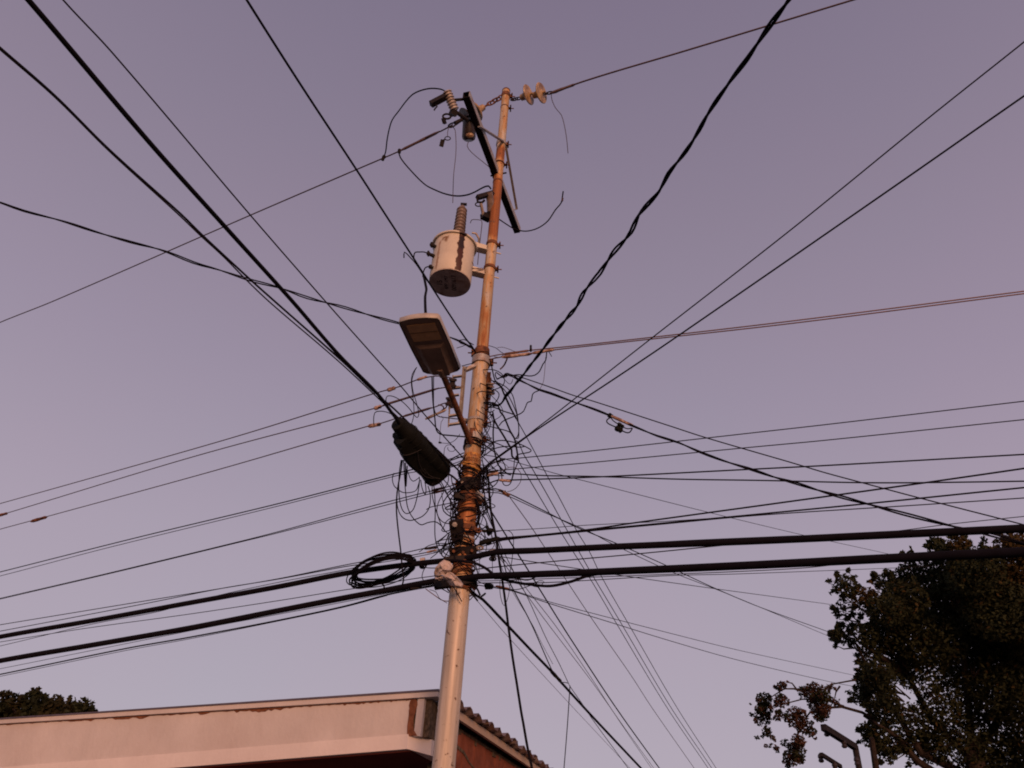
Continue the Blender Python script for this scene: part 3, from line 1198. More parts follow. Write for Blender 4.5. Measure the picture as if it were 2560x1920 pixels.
def wire(label, w, pts, za=0.0, zb=None, m='thin', name="overhead_wire", cat="wire", group=None, twist=0, bulge=0.0, sleeves=(), step=None, n=6, knots=None):
    """w is the wire's width in photograph pixels at its first point; za is metres in front of the pole there (<1) or a distance."""
    pts = P(pts)
    if abs(za) < 2:
        za = zp(pts[0][1]) - za
    if zb is None:
        zb = zp(pts[-1][1])
    elif abs(zb) < 2:
        zb = zp(pts[-1][1]) - zb
    tot = sum(math.hypot(a[0] - c[0], a[1] - c[1]) for a, c in zip(pts, pts[1:]))
    step = step or (18 if tot > 500 else 7)
    path = path3(pts, za, zb, step, bulge, knots)
    if "roof" not in label:
        # wires that leave the view run on towards their next support
        for end in (0, 1):
            x_, y_ = pts[-1] if end else pts[0]
            if -50 < x_ < 2610 and -50 < y_ < 1950:
                continue
            p_, q_ = (path[-1], path[-4]) if end else (path[0], path[3])
            d_ = (p_ - q_).normalized()
            more = []
            for k in range(1, 13):
                e_ = p_ + d_ * (k * 1.0) + Z * (.006 * k * k)
                if e_.z < 2.6:
                    break
                more.append(e_)
            path = path + more if end else more[::-1] + path
    r = w * za / FPX / 2
    if twist:
        ln = [0]
        for a, c in zip(path, path[1:]):
            ln.append(ln[-1] + (c - a).length)
        # even resample for the helix
        N = int(ln[-1] / twist * 12)
        res, j = [], 0
        for i in range(N + 1):
            s = ln[-1] * i / N
            while j < len(ln) - 2 and ln[j + 1] < s:
                j += 1
            res.append(path[j].lerp(path[j + 1], (s - ln[j]) / max(1e-9, ln[j + 1] - ln[j])))
        o = thing(name, path[0], label, cat, group)
        rr_ = r * .56
        rt_ = random.Random(len(label))
        w1, w2, w3 = rt_.uniform(.6, 1.0), rt_.uniform(.25, .4), rt_.uniform(0, 6)
        for ph_ in (0, math.pi):
            hel = []
            for i, p in enumerate(res):
                t_ = (res[min(i + 1, N)] - res[max(i - 1, 0)]).normalized()
                u = t_.cross(Z)
                u = u.normalized() if u.length > 1e-4 else t_.orthogonal().normalized()
                v = t_.cross(u)
                a = 2 * math.pi * i / 12 + ph_ + w1 * math.sin(i * .11 + w3) + w2 * math.sin(i * .27)
                gap = 1.0 + .35 * math.sin(i * .09 + w3)
                hel.append(p + (u * math.cos(a) + v * math.sin(a)) * rr_ * gap)
            b = MB()
            b.tube(hel, rr_, 6)
            b.build("strand", M[m], o)
    else:
        b = MB()
        b.tube(path, r, n)
        o = tag(b.build(name, M[m]), label, cat, group)
    for sl in sleeves:
        x0, y0, x1_, y1_, sw = sl[:5]
        sm = sl[5] if len(sl) > 5 else 'sleeve'
        # nearest depth along the wire
        best = min(path, key=lambda q: abs(px(q)[0] - (x0 + x1_) / 2) + abs(px(q)[1] - (y0 + y1_) / 2))
        zz_ = (best - CAM).dot(FW) - r - .004
        b = MB()
        a_, c_ = pz(x0, y0, zz_), pz(x1_, y1_, zz_)
        rs = sw * zz_ / FPX / 2
        b.tube([a_, a_.lerp(c_, .12), a_.lerp(c_, .4), a_.lerp(c_, .6), a_.lerp(c_, .88), c_], [rs * .5, rs, rs * 1.1, rs * .9, rs, rs * .4], 8)
        b.build("connector", M[sm], o)
    return o


def px(p):
    v = p - CAM
    z = v.dot(FW)
    return 1280 + FPX * v.dot(RT) / z, 960 - FPX * v.dot(UP) / z


G_SPAN = "wires spanning away from the pole"
G_LOOP = "loose loops around the pole"


def span(label, w, pts, za=0.0, zb=None, **k):
    k.setdefault("group", G_SPAN)
    return wire(label, w * (.86 if w < 8 else .92), pts, za, zb, **k)


def loop(label, w, pts, za=0.08, zb=None, **k):
    k.setdefault("name", "loose_wire")
    k.setdefault("group", G_LOOP)
    return wire(label, w * .88, pts, za, zb, **k)


# --- high voltage
span("thin bare line running down left from the crossarm insulator to the left edge", 4.2, "1132,312 1102,328 1075,339 998,378 959,395 891,424 626,538 140,750 0,806 -300,935", zp(240) - .36, 17, m='bare', name="power_line", sleeves=((1100, 328, 1000, 377, 7, 'bare'), (962, 388, 955, 402, 9, 'darkmetal'), (1000, 372, 997, 384, 9, 'darkmetal')))
span("thin bare line rising right from the paired disc insulators to the top edge", 5, "1374,234 1390,231 1414,219 1511,187 1700,131 1921,64 2132,0 2500,-112", zp(250) - .1, 8.5, m='bare', name="power_line", sleeves=((1376, 233, 1440, 210, 7, 'bare'),))
# --- over the viewer, upper left
thick = span("thickest black cable, running from the splice closure to the upper left corner", 8.8, "1000,1062 990,1046 978,1030 945,986 846,886 728,750 561,565 371,353 71,0 -100,-192", 6.40, 3.3, m='cable', name="messenger_cable", n=8)
span("medium black cable left of the thickest one, reaching the left edge high up", 5, "1160,1190 1110,1140 1035,1070 985,1022 959,1000 931,976 859,906 683,750 628,701 506,588 452,535 271,372 136,238 0,119 -150,-12", .14, 4.6, m='cable', name="telephone_cable")
span("slim twin strand just under the medium cable, parting from it halfway", 3.5, "1146,1176 1030,1076 950,1000 845,902 676,757 618,702 560,643 500,588 448,538 271,376 136,242 0,124 -150,-6", .18, 4.7, m='thin', name="telephone_wire")
span("thin straight wire crossing in front of the three bare lines toward the upper left", 3.4, "1163,1150 1150,1136 1067,1043 1000,963 940,896 814,754 626,538 280,131 158,0 20,-165", .09, 4.4, name="telephone_wire")
span("straight dark wire passing left of the transformer up to the top edge", 4.8, "1190,884 1180,866 1163,845 1090,734 1035,647 960,531 891,424 746,203 617,0 500,-190", .06, 4.4, m='cable', name="service_wire")
span("twisted service pair running left from behind the lamp head", 7, "1186,874 1163,860 1133,846 1060,824 990,806 931,790 859,768 768,744 698,719 628,701 542,673 488,658 407,626 330,606 244,581 154,552 59,527 0,506 -200,438", .06, 5.8, m='cable', name="service_cable", twist=.85)
# --- over the viewer, right
span("heavy twisted cable climbing from the pole to the top right edge", 8.4, "1212,1006 1228,1010 1244,1014 1256,1005 1264,990 1275,979 1290,958 1309,936 1328,910 1345,889 1367,860 1408,806 1442,766 1460,729 1499,683 1528,638 1579,578 1596,538 1648,478 1670,436 1716,376 1747,327 1773,279 1830,197 1870,145 1892,111 1927,60 1972,0 2090,-170", .05, 3.6, m='cable', name="service_cable", twist=.46)
span("upper thin wire of two fanning from mid pole to the right edge", 3.4, "1190,1190 1220,1160 1241,1144 1273,1121 1294,1106 1314,1092 1337,1074 1382,1040 1502,945 1636,840 1984,569 2320,296 2560,105 2700,-8", .06, 4.9, name="telephone_wire")
span("lower stouter wire of two fanning from mid pole to the right edge", 4.4, "1190,1195 1220,1163 1241,1147 1273,1124 1294,1109 1314,1094 1337,1078 1394,1040 1539,945 1699,837 2223,475 2560,240 2720,130", .08, 4.8, m='cable', name="telephone_wire")
span("upper strand of the reddish bare pair leading right from the top band", 3.6, "1216,893 1240,888 1259,885 1300,879 1323,876 1480,860 1983,802 2560,728 2700,710", .02, 6.6, m='copper', name="bare_conductor", sleeves=((1256, 886, 1325, 876, 6, 'copper'), (1327, 880, 1327, 862, 6, 'darkmetal')))
span("lower strand of the reddish bare pair, wrapped with pale armour rods", 3.6, "1216,900 1240,895 1264,891 1293,889 1345,881 1384,875 1480,864 1983,808 2560,734 2700,716", .05, 6.5, m='copper', name="bare_conductor", sleeves=((1255, 893, 1330, 884, 9), (1330, 883, 1386, 874, 8)))
span("twisted service cable dropping right, broken by a pale connector", 7, "1243,948 1256,941 1272,935 1296,949 1323,962 1347,974 1373,982 1429,1003 1480,1021 1523,1038 1541,1047 1585,1066 1644,1090 1695,1106 1750,1130 1815,1154 1877,1173 1936,1193 1987,1207 2060,1230 2169,1260 2273,1288 2392,1318 2467,1334 2560,1360 2700,1402", .0, 4.9, m='cable', name="service_cable", twist=.8, sleeves=((1528, 1040, 1586, 1066, 8), (1520, 1036, 1532, 1043, 12, 'black')))
loop("small slack loop with a black tape lump below the pale right connector", 3.6, "1528,1043 1518,1049 1517,1055 1524,1061 1540,1068 1552,1075 1562,1080 1570,1082 1576,1079 1581,1070", zp(960) - .25, zp(960) - .32, m='cable', sleeves=((1538, 1068, 1556, 1078, 15, 'black'),))
loop("short inner slack strand beside the black tape lump", 3.2, "1528,1044 1532,1051 1545,1060 1558,1068 1570,1072 1580,1070", zp(960) - .26, zp(960) - .32, m='cable', sleeves=((1544, 1058, 1560, 1068, 9, 'black'),))
span("thin wire just above the twisted right cable, crossing to the right edge", 3.2, "1258,940 1280,938 1296,941 1373,967 1441,991 1480,1002 1678,1066 1764,1094 1987,1159 2060,1181 2145,1204 2303,1246 2560,1312 2700,1349", .0, 5.6, name="telephone_wire")
span("topmost of the six near-level wires leaving right at mid pole", 3, "1212,1172 1230,1160 1243,1154 1263,1148 1300,1145 1480,1127 2060,1063 1900,1080 2060,1062 2560,1003 2700,986".replace("2060,1063 1900,1080 2060,1062", "1900,1080 2060,1062"), .04, 6.1, name="telephone_wire", sleeves=((1243, 1154, 1264, 1147, 6, 'black'),))
span("second of the near-level wires leaving right, from a dark double connector", 3, "1205,1184 1220,1180 1247,1176 1480,1156 2060,1102 1900,1115".replace("2060,1102 1900,1115", "1900,1116 2060,1101 2560,1049 2700,1034"), .04, 6.1, name="telephone_wire", sleeves=((1219, 1181, 1247, 1176, 6, 'darkmetal'),))
span("flat wire dipping slightly under the pinkish connector toward the right edge", 4, "1205,1192 1220,1188 1247,1183 1361,1189 1480,1191 1700,1198 1900,1201 2198,1207 2560,1203 2700,1200", .05, 6.0, m='cable', name="telephone_wire", sleeves=((1219, 1189, 1248, 1182, 8),))
span("flat wire crossing the dipping one near the pole and rising to the right", 4.2, "1198,1222 1220,1210 1245,1200 1278,1200 1480,1193 1900,1172 2060,1164 2560,1136 2700,1128", .06, 6.0, m='cable', name="telephone_wire", sleeves=((1247, 1200, 1278, 1203, 7),))
span("faint wire slanting down through the level wires to the tree top", 2.5, "1200,1134 1220,1139 1241,1142 1302,1159 1361,1176 1420,1192 1480,1207 1764,1279 2018,1340 2222,1385 2300,1404", .02, 14.6, name="telephone_wire")
span("upper wire of the pair ending in the tree's left side above mid crown", 4, "1205,1226 1240,1222 1262,1230 1285,1240 1374,1284 1437,1316 1542,1359 1662,1412 1706,1433 1795,1474 1900,1518 2083,1584 2140,1607", .05, 14.7, m='cable', name="telephone_wire", sleeves=((1246, 1224, 1276, 1238, 7, 'sleeve'),))
span("lower strand of the pair ending in the tree's left side above mid crown", 3, "1205,1232 1245,1232 1272,1241 1282,1245 1358,1280 1469,1327 1529,1359 1640,1412 1694,1436 1792,1474 1900,1518 2083,1595 2140,1617", .07, 14.7, name="telephone_wire", sleeves=((1256, 1232, 1273, 1242, 6, 'rust'),))
# --- steep drops to the lower right
span("single thin wire falling steeply from the orange connector to the bottom edge", 2.6, "1262,1226 1276,1245 1327,1316 1402,1430 1469,1531 1517,1601 1580,1692 1627,1765 1735,1920 1790,2000", .12, 14, m='grey', name="telephone_wire")
span("rightmost of three thin parallel wires falling steeply to the bottom", 2.9, "1212,935 1238,958 1250,966 1264,990 1285,1036 1298,1060 1316,1092 1343,1142 1373,1199 1396,1240 1444,1331 1472,1376 1504,1442 1580,1575 1690,1765 1790,1920 1835,1990", .02, 15, m='thin', name="telephone_wire")
span("middle of three thin parallel wires falling steeply to the bottom", 2.9, "1286,1100 1296,1106 1308,1134 1329,1169 1367,1235 1469,1417 1548,1550 1675,1765 1779,1920 1825,1990", zp(960) - .05, 15, m='thin', name="telephone_wire")
span("leftmost of three thin parallel wires falling steeply to the bottom", 2.9, "1290,1140 1296,1153 1320,1193 1348,1240 1403,1332 1475,1446 1542,1560 1665,1765 1770,1920 1816,1990", zp(960) - .05, 15, m='thin', name="telephone_wire")
span("thick black drop leaving the pole under the plastic bag toward the bottom right", 8, "1164,1462 1175,1474 1190,1488 1207,1499 1240,1533 1274,1569 1326,1624 1377,1677 1402,1705 1475,1785 1602,1920 1670,1992", .08, 9.5, m='cable', name="drop_cable", n=8, sleeves=((1376, 1676, 1404, 1706, 9, 'black'),))
span("stout wavy drop hanging nearly straight down to the house roof", 6.5, "1216,1168 1220,1188 1224,1246 1228,1283 1237,1328 1241,1351 1247,1396 1256,1452 1264,1510 1271,1567 1282,1647 1292,1709 1303,1780 1308,1807 1319,1870 1330,1920 1346,1985", .05, 5.9, m='cable', name="drop_cable", n=8)
span("firm black wire falling steeply from below the bands to the bottom edge", 4.6, "1204,1240 1216,1259 1251,1316 1285,1370 1327,1436 1346,1468 1403,1560 1422,1590 1537,1765 1648,1920 1700,1990", .05, 11, m='cable', name="telephone_wire")
span("black wire falling to meet the thick drop above the roof's right", 3.8, "1206,1256 1216,1272 1235,1324 1255,1390 1268,1440 1277,1462 1327,1557 1377,1670 1386,1686", .06, 8.0, m='cable', name="telephone_wire")
span("thin wire falling beside the thick drop and bending at a small knot", 2.6, "1214,1280 1238,1332 1262,1385 1290,1440 1317,1490 1349,1560 1368,1601 1399,1661 1421,1708 1425,1716 1460,1766 1478,1794 1570,1920 1610,1975", .05, 10, name="telephone_wire")
span("thin tail dropping straight down from the small knot", 2.8, "1425,1714 1423,1745 1418,1820 1410,1920 1404,1990", 8.1, 8.1, name="telephone_wire")
loop("tiny link between the thick drop and the small knot", 2.2, "1404,1706 1412,1706 1420,1708", 8.1, 8.1, name="telephone_wire")
span("upper of two faint grey wires falling together to the bottom", 2.2, "1240,1372 1270,1412 1292,1439 1318,1474 1390,1566 1475,1690 1535,1782 1634,1920 1670,1970", .1, 13, m='grey', name="telephone_wire")
span("lower of two faint grey wires falling together to the bottom", 2.2, "1238,1380 1268,1420 1292,1452 1317,1487 1358,1544 1469,1690 1523,1765 1560,1820 1628,1920 1662,1970", .12, 13, m='grey', name="telephone_wire")
span("faintest hair-thin wire, lowest of the falling ones at the right", 1.6, "1176,1484 1193,1502 1265,1586 1418,1753 1567,1912 1620,1968", .05, 12, m='grey', name="telephone_wire")
span("hair-thin stray wire falling between the thick drop and the stout wavy one", 1.8, "1215,1300 1232,1345 1262,1440 1282,1480 1330,1560 1352,1604 1382,1660", .1, 9, m='grey', name="telephone_wire")
# --- level wires right of the pole near the thick cables
span("uppermost steep-rising wire from the dark sleeve above the thick cables", 4.6, "1195,1362 1215,1354 1248,1346 1342,1338 1463,1325 1580,1308 1776,1281 1900,1264 2318,1206 2560,1171 2700,1150", .08, 5.4, m='cable', name="telephone_wire", sleeves=((1198, 1358, 1250, 1345, 13, 'black'),))
span("middle rising wire from the dark sleeve above the thick cables", 4.4, "1195,1365 1220,1357 1248,1350 1406,1332 1827,1292 1900,1285 2169,1259 2560,1219 2700,1206", .09, 5.4, m='cable', name="telephone_wire")
span("lowest rising wire from the dark sleeve above the thick cables", 3, "1195,1368 1225,1361 1257,1351 1402,1335 1640,1312 1900,1288 2273,1264 2560,1245 2700,1236", .09, 5.6, name="telephone_wire")
span("hair-thin wire above the dark sleeve that joins the rising group", 2, "1180,1328 1204,1324 1235,1327 1339,1322 1466,1313 1668,1303 1830,1292", .06, 6.1, name="telephone_wire", sleeves=((1218, 1325, 1238, 1326, 11, 'black'),))
span("thin wire hugging the top of the upper thick cable, reappearing at right", 2.2, "1186,1376 1200,1374 1290,1371 1480,1365 1700,1352 1950,1341 2213,1330 2377,1310 2560,1291 2700,1276", .10, 5.6, name="telephone_wire")
span("thin wire between the two thick cables rising behind the upper one", 3.2, "1160,1428 1200,1422 1346,1407 1580,1386 1801,1364 1900,1354", .03, 6.1, m='thin', name="telephone_wire")
span("thin wire crossing behind the lower thick cable and ending in the tree", 3, "1212,1388 1236,1390 1260,1393 1342,1406 1460,1424 1548,1438 1789,1472 1900,1487 2083,1512 2140,1520", .02, 14.7, name="telephone_wire")
span("thin wire right below the lower thick cable ending at the crown", 3, "1175,1458 1232,1457 1349,1457 1485,1450 1675,1439 1840,1435 2281,1418 2345,1414", .06, 14.6, name="telephone_wire")
span("short thin wire skirting the lower thick cable's underside", 2.4, "1172,1452 1230,1452 1304,1449 1560,1440 1840,1429 2008,1420 2120,1408", .07, 6.1, name="telephone_wire")
span("upper of two wires sloping to the tree's lower left above the red leaves", 2.6, "1196,1454 1219,1463 1250,1469 1279,1475 1368,1503 1469,1530 1675,1583 1840,1624 2120,1685 2165,1695", .06, 14.7, name="telephone_wire", sleeves=((1212, 1462, 1234, 1468, 14, 'black'), (1239, 1465, 1275, 1473, 6, 'rust')))
span("lower of two wires sloping to the tree's lower left above the red leaves", 3, "1190,1462 1240,1470 1279,1477 1365,1506 1517,1553 1675,1602 1840,1649 2068,1703 2150,1719", .07, 14.6, name="telephone_wire")
# --- two thick street cables
wire("upper of the two thick black street cables", 14.5, "-300,1652 0,1592 240,1550 475,1507 700,1466 860,1434 947,1421 1034,1410 1120,1401 1160,1397 1200,1389 1238,1381 1327,1377 1532,1367 1900,1352 2200,1338 2560,1321 2760,1311", 6.42, 4.4, m='cable', name="trunk_cable", group="thick street cables", n=12, knots=[(-300, 8.5), (1050, 6.62), (1175, 6.41), (2760, 4.2)])
wire("lower of the two thick black street cables", 15.5, "-300,1712 0,1652 240,1611 475,1570 700,1526 860,1495 947,1479 1086,1453 1130,1448 1164,1445 1200,1441 1330,1436 1469,1431 1900,1412 2200,1397 2560,1380 2760,1371", 6.29, 4.1, m='cable', name="trunk_cable", group="thick street cables", n=12, knots=[(-300, 8.3), (1050, 6.48), (1175, 6.29), (2760, 3.7)])
loop("thick slack length arching from the clamp down under the lower thick cable", 8, "1090,1402 1120,1401 1149,1402 1187,1408 1213,1420 1236,1437 1259,1448 1290,1456 1323,1461 1375,1465 1424,1455 1468,1440 1500,1434", .13, zp(1440) - .6, m='cable', name="cable_slack", n=8)
loop("short second slack strand under the lower thick cable", 4, "1236,1447 1290,1446 1320,1450 1345,1440", .16, zp(1440) - .35, m='cable')
loop("thin kinked tail below the slack cable right of the pole", 2.4, "1250,1470 1290,1474 1325,1464 1348,1452 1360,1454 1345,1468 1325,1462", .2, zp(1440) - .3)
# --- bare trio to the left
span("top line of the bare trio running left from the rack under the lamp", 4, "1132,946 1105,940 1074,942 1041,950 1000,966 931,985 628,1080 380,1152 0,1259 -200,1314", .12, 13, m='bare', name="bare_conductor", sleeves=((968, 976, 989, 969, 10), (1042, 950, 1068, 941, 7)))
span("middle line of the bare trio running left from the rack under the lamp", 4, "1148,966 1124,968 1097,971 990,1005 936,1021 493,1139 0,1288 -200,1346", .12, 13, m='bare', name="bare_conductor", sleeves=((1098, 970, 955, 1014, 6, 'bare'), (935, 1022, 954, 1015, 10), (-4, 1289, 19, 1283, 7, 'rust')))
span("bottom line of the bare trio running left from the rack under the lamp", 4, "1120,1006 1105,1010 1089,1017 1003,1042 950,1059 918,1066 542,1175 115,1292 0,1323 -200,1378", .12, 13, m='bare', name="bare_conductor", sleeves=((1080, 1019, 1005, 1042, 6, 'bare'), (920, 1066, 953, 1060, 10), (77, 1304, 118, 1292, 8, 'rust')))
loop("stiff bare tail end beside the lower spool, pointing down left", 4, "1096,1012 1107,1015 1109,1022 1103,1027 1115,1019 1118,1010", .12, m='bare', sleeves=((1063, 1048, 1116, 1024, 7, 'galv'),))
loop("thin jumper hump over the middle bare line left of the splice closure", 2.6, "966,1008 965,997 969,990 983,991 1003,1002 1022,1020 1036,1038 1043,1044 1047,1036 1042,1010 1033,980 1030,950 1038,925 1042,918", .25)
loop("second jumper strand hanging from the lamp to the splice closure's top", 2.6, "1040,920 1031,935 1028,955 1032,990 1035,1030 1031,1054 1027,1062", .3)
loop("thin hump joining the bottom bare line to the splice closure", 2.8, "935,1064 934,1050 937,1032 948,1028 966,1030 985,1039 996,1048", .25)
loop("pair of upright dark leads hanging from the lamp down to the pole", 4, "1080,942 1081,980 1083,1010 1087,1045 1091,1075 1100,1085 1130,1089 1162,1092", .4, .1, m='cable')
loop("shorter upright lead beside the lamp's dark pair, hooked to the rack", 2.8, "1084,942 1084,985 1085,1020 1093,1039 1115,1044 1148,1048", .38, .1)
# --- telephone wires to the left
span("upper of the close wire pair running left behind the splice closure", 4, "1168,1136 1130,1150 1100,1158 1005,1180 700,1258 350,1342 0,1430 -200,1480", .02, 10.5, m='cable', name="telephone_wire")
span("lower fainter wire of the close pair running left behind the splice closure", 2.6, "1168,1146 1120,1164 1060,1176 1005,1186 700,1264 271,1369 0,1440 -200,1489", .02, 10.5, name="telephone_wire")
span("upper of the second wire pair left, starting at a brown double sleeve", 3.2, "1166,1208 1130,1214 1109,1220 1080,1227 960,1257 700,1328 610,1351 300,1426 0,1496 -200,1543", .03, 10.5, name="telephone_wire", sleeves=((1080, 1227, 1110, 1219, 7, 'rust'),))
span("lower of the second wire pair left, merging with its twin halfway", 2.8, "1166,1214 1109,1226 1080,1233 960,1264 700,1331 610,1353 300,1428 0,1498 -200,1545", .04, 10.5, name="telephone_wire", sleeves=((1080, 1233, 1110, 1226, 6, 'rust'),))
span("topmost thin wire riding above the upper thick cable to the left", 3, "1172,1348 1140,1358 1110,1362 1060,1371 960,1394 860,1413 700,1446 554,1471 316,1510 0,1562 -200,1595", .05, 9.6, name="telephone_wire", sleeves=((1060, 1372, 1095, 1369, 6, 'darkmetal'),))
span("second thin wire riding above the upper thick cable to the left", 3, "1172,1356 1137,1364 1091,1376 1041,1386 926,1407 860,1417 700,1447 554,1471 348,1512 0,1578 -200,1615", .06, 9.5, m='cable', name="telephone_wire", sleeves=((1066, 1381, 1092, 1375, 6),))
span("faint wire sinking behind the upper thick cable and emerging beneath it", 2.3, "1168,1364 1120,1374 1060,1388 915,1413 860,1425 700,1455 522,1494 396,1529 237,1559 0,1615 -200,1660", .03, 9.6, m='thin', name="telephone_wire")
span("thin wire between the two thick cables on the left, behind the coil", 2.6, "1164,1425 1098,1438 1040,1446 966,1458 888,1471 860,1475 700,1501 475,1535 206,1572 0,1605 -200,1636", .0, 9.8, name="telephone_wire")
span("stout wire below the lower thick cable on the left", 5, "1160,1450 1120,1461 1083,1465 968,1487 860,1516 700,1550 475,1593 316,1621 0,1686 -200,1726", .07, 9.2, m='cable', name="telephone_wire")
span("faint wire squeezed under the lower thick cable's left half", 2, "1150,1454 1090,1461 1052,1468 1021,1473 860,1505 700,1535 538,1565 316,1609 0,1672 -200,1712", .08, 9.3, m='thin', name="telephone_wire", sleeves=((1026, 1472, 1055, 1467, 9, 'darkmetal'),))
span("faint companion just under the stout wire at far left", 2, "968,1489 860,1518 700,1552 475,1597 316,1626 0,1691 -200,1731", 6.9, 9.3, m='thin', name="telephone_wire")
# --- jumpers at the pole top
loop("long jumper arching from the grey cutout down to the left power line", 4.2, "1116,230 1111,227 1102,223 1079,221 1056,225 1033,235 1016,252 998,276 981,299 974,319 968,348 964,380 959,394", zp(240) - .5, zp(240) + 1.0, m='cable', name="jumper_wire")
loop("jumper sagging from the left power line to the open cutout", 4, "997,380 1001,394 1024,423 1062,461 1088,475 1114,485 1143,490 1169,487 1189,479 1207,469 1221,465 1227,472", zp(240) + .7, zp(480) - .05, m='cable', name="jumper_wire")
loop("fine straight lead hanging below the ring toward the transformer bushing", 2, "1133,318 1138,326 1140,377 1134,440 1132,507", zp(240) - .3, zp(520) + .1, m='grey', name="jumper_wire")
loop("fine curved lead from the arrester behind the crossarm", 2.2, "1172,353 1168,365 1178,380 1215,411 1226,420", zp(300) - .1, zp(420) + .1, m='grey', name="jumper_wire")
loop("black jumper swinging right under the crossarm end, tip pointing up", 4, "1236,540 1246,547 1273,565 1288,573 1314,578 1343,571 1369,553 1389,524 1403,507 1406,492 1408,478", .0, zp(480) - .2, m='cable', name="jumper_wire", sleeves=((1405, 504, 1407, 494, 5, 'bare'),))
loop("fading wisp hanging under the right disc insulators", 2, "1378,235 1380,250 1389,270 1403,287 1409,305 1416,342 1420,383", zp(250) - .1, zp(330), m='grey', name="jumper_wire")
loop("hooked thin lead standing between transformer and pole", 2.2, "1176,558 1179,550 1189,549 1203,551 1205,558 1201,594 1196,640 1194,662", .15, m='grey', name="jumper_wire")
loop("lead bent from the middle transformer terminal down to the slanting wire", 3.6, "1069,633 1060,630 1048,630 1038,631 1035,638 1035,648", zp(640) - .2, zp(640) - .35, m='cable', name="jumper_wire")
loop("lead hooking from the lowest transformer terminal into the thick downlead", 3.6, "1076,667 1068,667 1062,671 1058,682 1057,692", zp(640) - .2, zp(660) - .25, m='cable', name="jumper_wire")
loop("hooked stub tied along the slanting wire left of the transformer", 3.4, "1010,645 1011,630 1025,643 1040,660 1056,684 1068,702 1085,726", zp(640) - .7, zp(720) - .5, m='cable', name="jumper_wire")
loop("thick downlead from transformer to the lamp head", 7, "1058,684 1061,697 1064,712 1066,724 1063,740 1063,760 1064,782 1066,798", zp(660) - .28, zp(800) - 1.3, m='cable', name="downlead_cable")
loop("thin wire looped over the rust streak of the transformer toward the pole", 1.8, "1158,640 1170,645 1180,655 1184,664", zp(640) - .36, zp(660) - .2, m='rust', name="tie_wire")
loop("thin crossing tie between transformer rust streak and lower pole band", 2, "1160,662 1175,668 1190,672 1212,675", zp(660) - .34, zp(675) - .06, m='rust', name="tie_wire")
loop("lower straight tie from the rust streak to the pole band", 2, "1160,674 1185,672 1212,670", zp(660) - .34, zp(675) - .06, m='rust', name="tie_wire")
# --- around the top band and lamp
loop("frayed leads between lamp side and top band", 2.8, "1130,845 1145,851 1160,849 1172,855 1184,862", .4, .06, m='cable')
loop("lower frayed lead between lamp side and top band", 2, "1145,852 1152,859 1163,862 1172,868 1184,872", .35, .06)
loop("short spur pointing back at the lamp from the top band", 2, "1142,870 1155,866 1168,862 1180,866", .3, .06)
loop("wire from lamp corner straight to the top band", 2.6, "1155,915 1170,911 1186,907", .55, .08, m='cable')
loop("curl above the reddish pair right of the top band", 2, "1222,864 1240,870 1252,880 1260,885 1250,893 1235,892", .05)
loop("faint arc above the reddish pair", 1.6, "1243,869 1256,868 1270,872 1288,879", .0, m='grey')
loop("hanging pale rod tip below the wrapped reddish strand", 5, "1268,896 1262,910 1256,918 1250,923", .05, m='bare')
loop("dark short tail falling right of the top band", 3.6, "1224,898 1230,920 1234,940 1238,952", .03, m='cable')
loop("jumper dangling in a wide U from the reddish strand", 3.4, "1367,876 1366,889 1364,901 1357,911 1349,928 1337,938 1322,940 1302,937 1290,937 1275,940", zp(890) - .15, zp(940) - .05, m='cable')
loop("tiny forked stub under the reddish strand", 2.4, "1371,878 1375,884 1379,891", zp(890) - .15)
loop("faint thread falling from the reddish strand to the squiggly wire", 1.5, "1364,893 1363,911 1362,925 1358,956 1350,972 1346,978", zp(890) - .1, m='grey')
loop("squiggly black tail climbing right of the pole", 3.4, "1248,1064 1255,1055 1265,1049 1295,1037 1309,1028 1317,1009 1321,1005 1328,1003 1331,987 1336,981 1346,977", .1, m='cable')
loop("knot of wire at the fork of the two right-hand drops", 3.2, "1243,948 1238,938 1240,931 1246,935 1256,941 1263,934 1273,934 1265,942 1252,944", .05, m='cable')
loop("faint teardrop loop under the fork of the right-hand drops", 1.8, "1256,942 1269,957 1276,960 1280,955 1282,948", .05)
loop("outer arc of two falling right from the dark knot beside the pole", 2.8, "1232,952 1250,959 1267,969 1281,987 1288,1013 1295,1048 1297,1080 1296,1095 1290,1096", .02)
loop("inner arc of two falling right from the dark knot beside the pole", 2.8, "1238,958 1255,968 1273,993 1290,1030 1296,1055", .03)
loop("bold strand running down right from the spool to the taped bundle", 5, "1238,952 1252,966 1258,980 1264,994 1274,1016 1285,1036 1291,1047", .04, m='cable')
loop("bold strand falling from the heavy cable's end to the taped bundle", 5, "1236,1010 1245,1014 1251,1030 1259,1040 1276,1079 1286,1096 1292,1125 1296,1153", .05, m='cable')
loop("wire reaching from spool level across to the taped bundle", 3.6, "1222,1016 1240,1020 1259,1028 1275,1033 1287,1037", .05, m='cable')
loop("small wire ring round the right spool", 3, "1220,1008 1232,1006 1241,1011 1234,1017 1222,1020 1218,1026 1226,1031 1236,1025", .05)
loop("thick vertical wire hanging right of the lamp arm band", 4.4, "1232,1030 1235,1052 1233,1075 1233,1092 1235,1122 1241,1148 1246,1163 1268,1184 1277,1187", .1, m='cable')
loop("long taped bundle slanting from the spool down to the dark joint", 5.4, "1230,1035 1239,1057 1258,1088 1274,1115 1279,1125 1280,1140 1288,1148 1297,1150", .11, m='cable')
loop("wire from the lamp arm band out to the taped bundle", 3.2, "1205,1062 1220,1065 1248,1072 1274,1080 1282,1091 1288,1099", .09, m='cable')
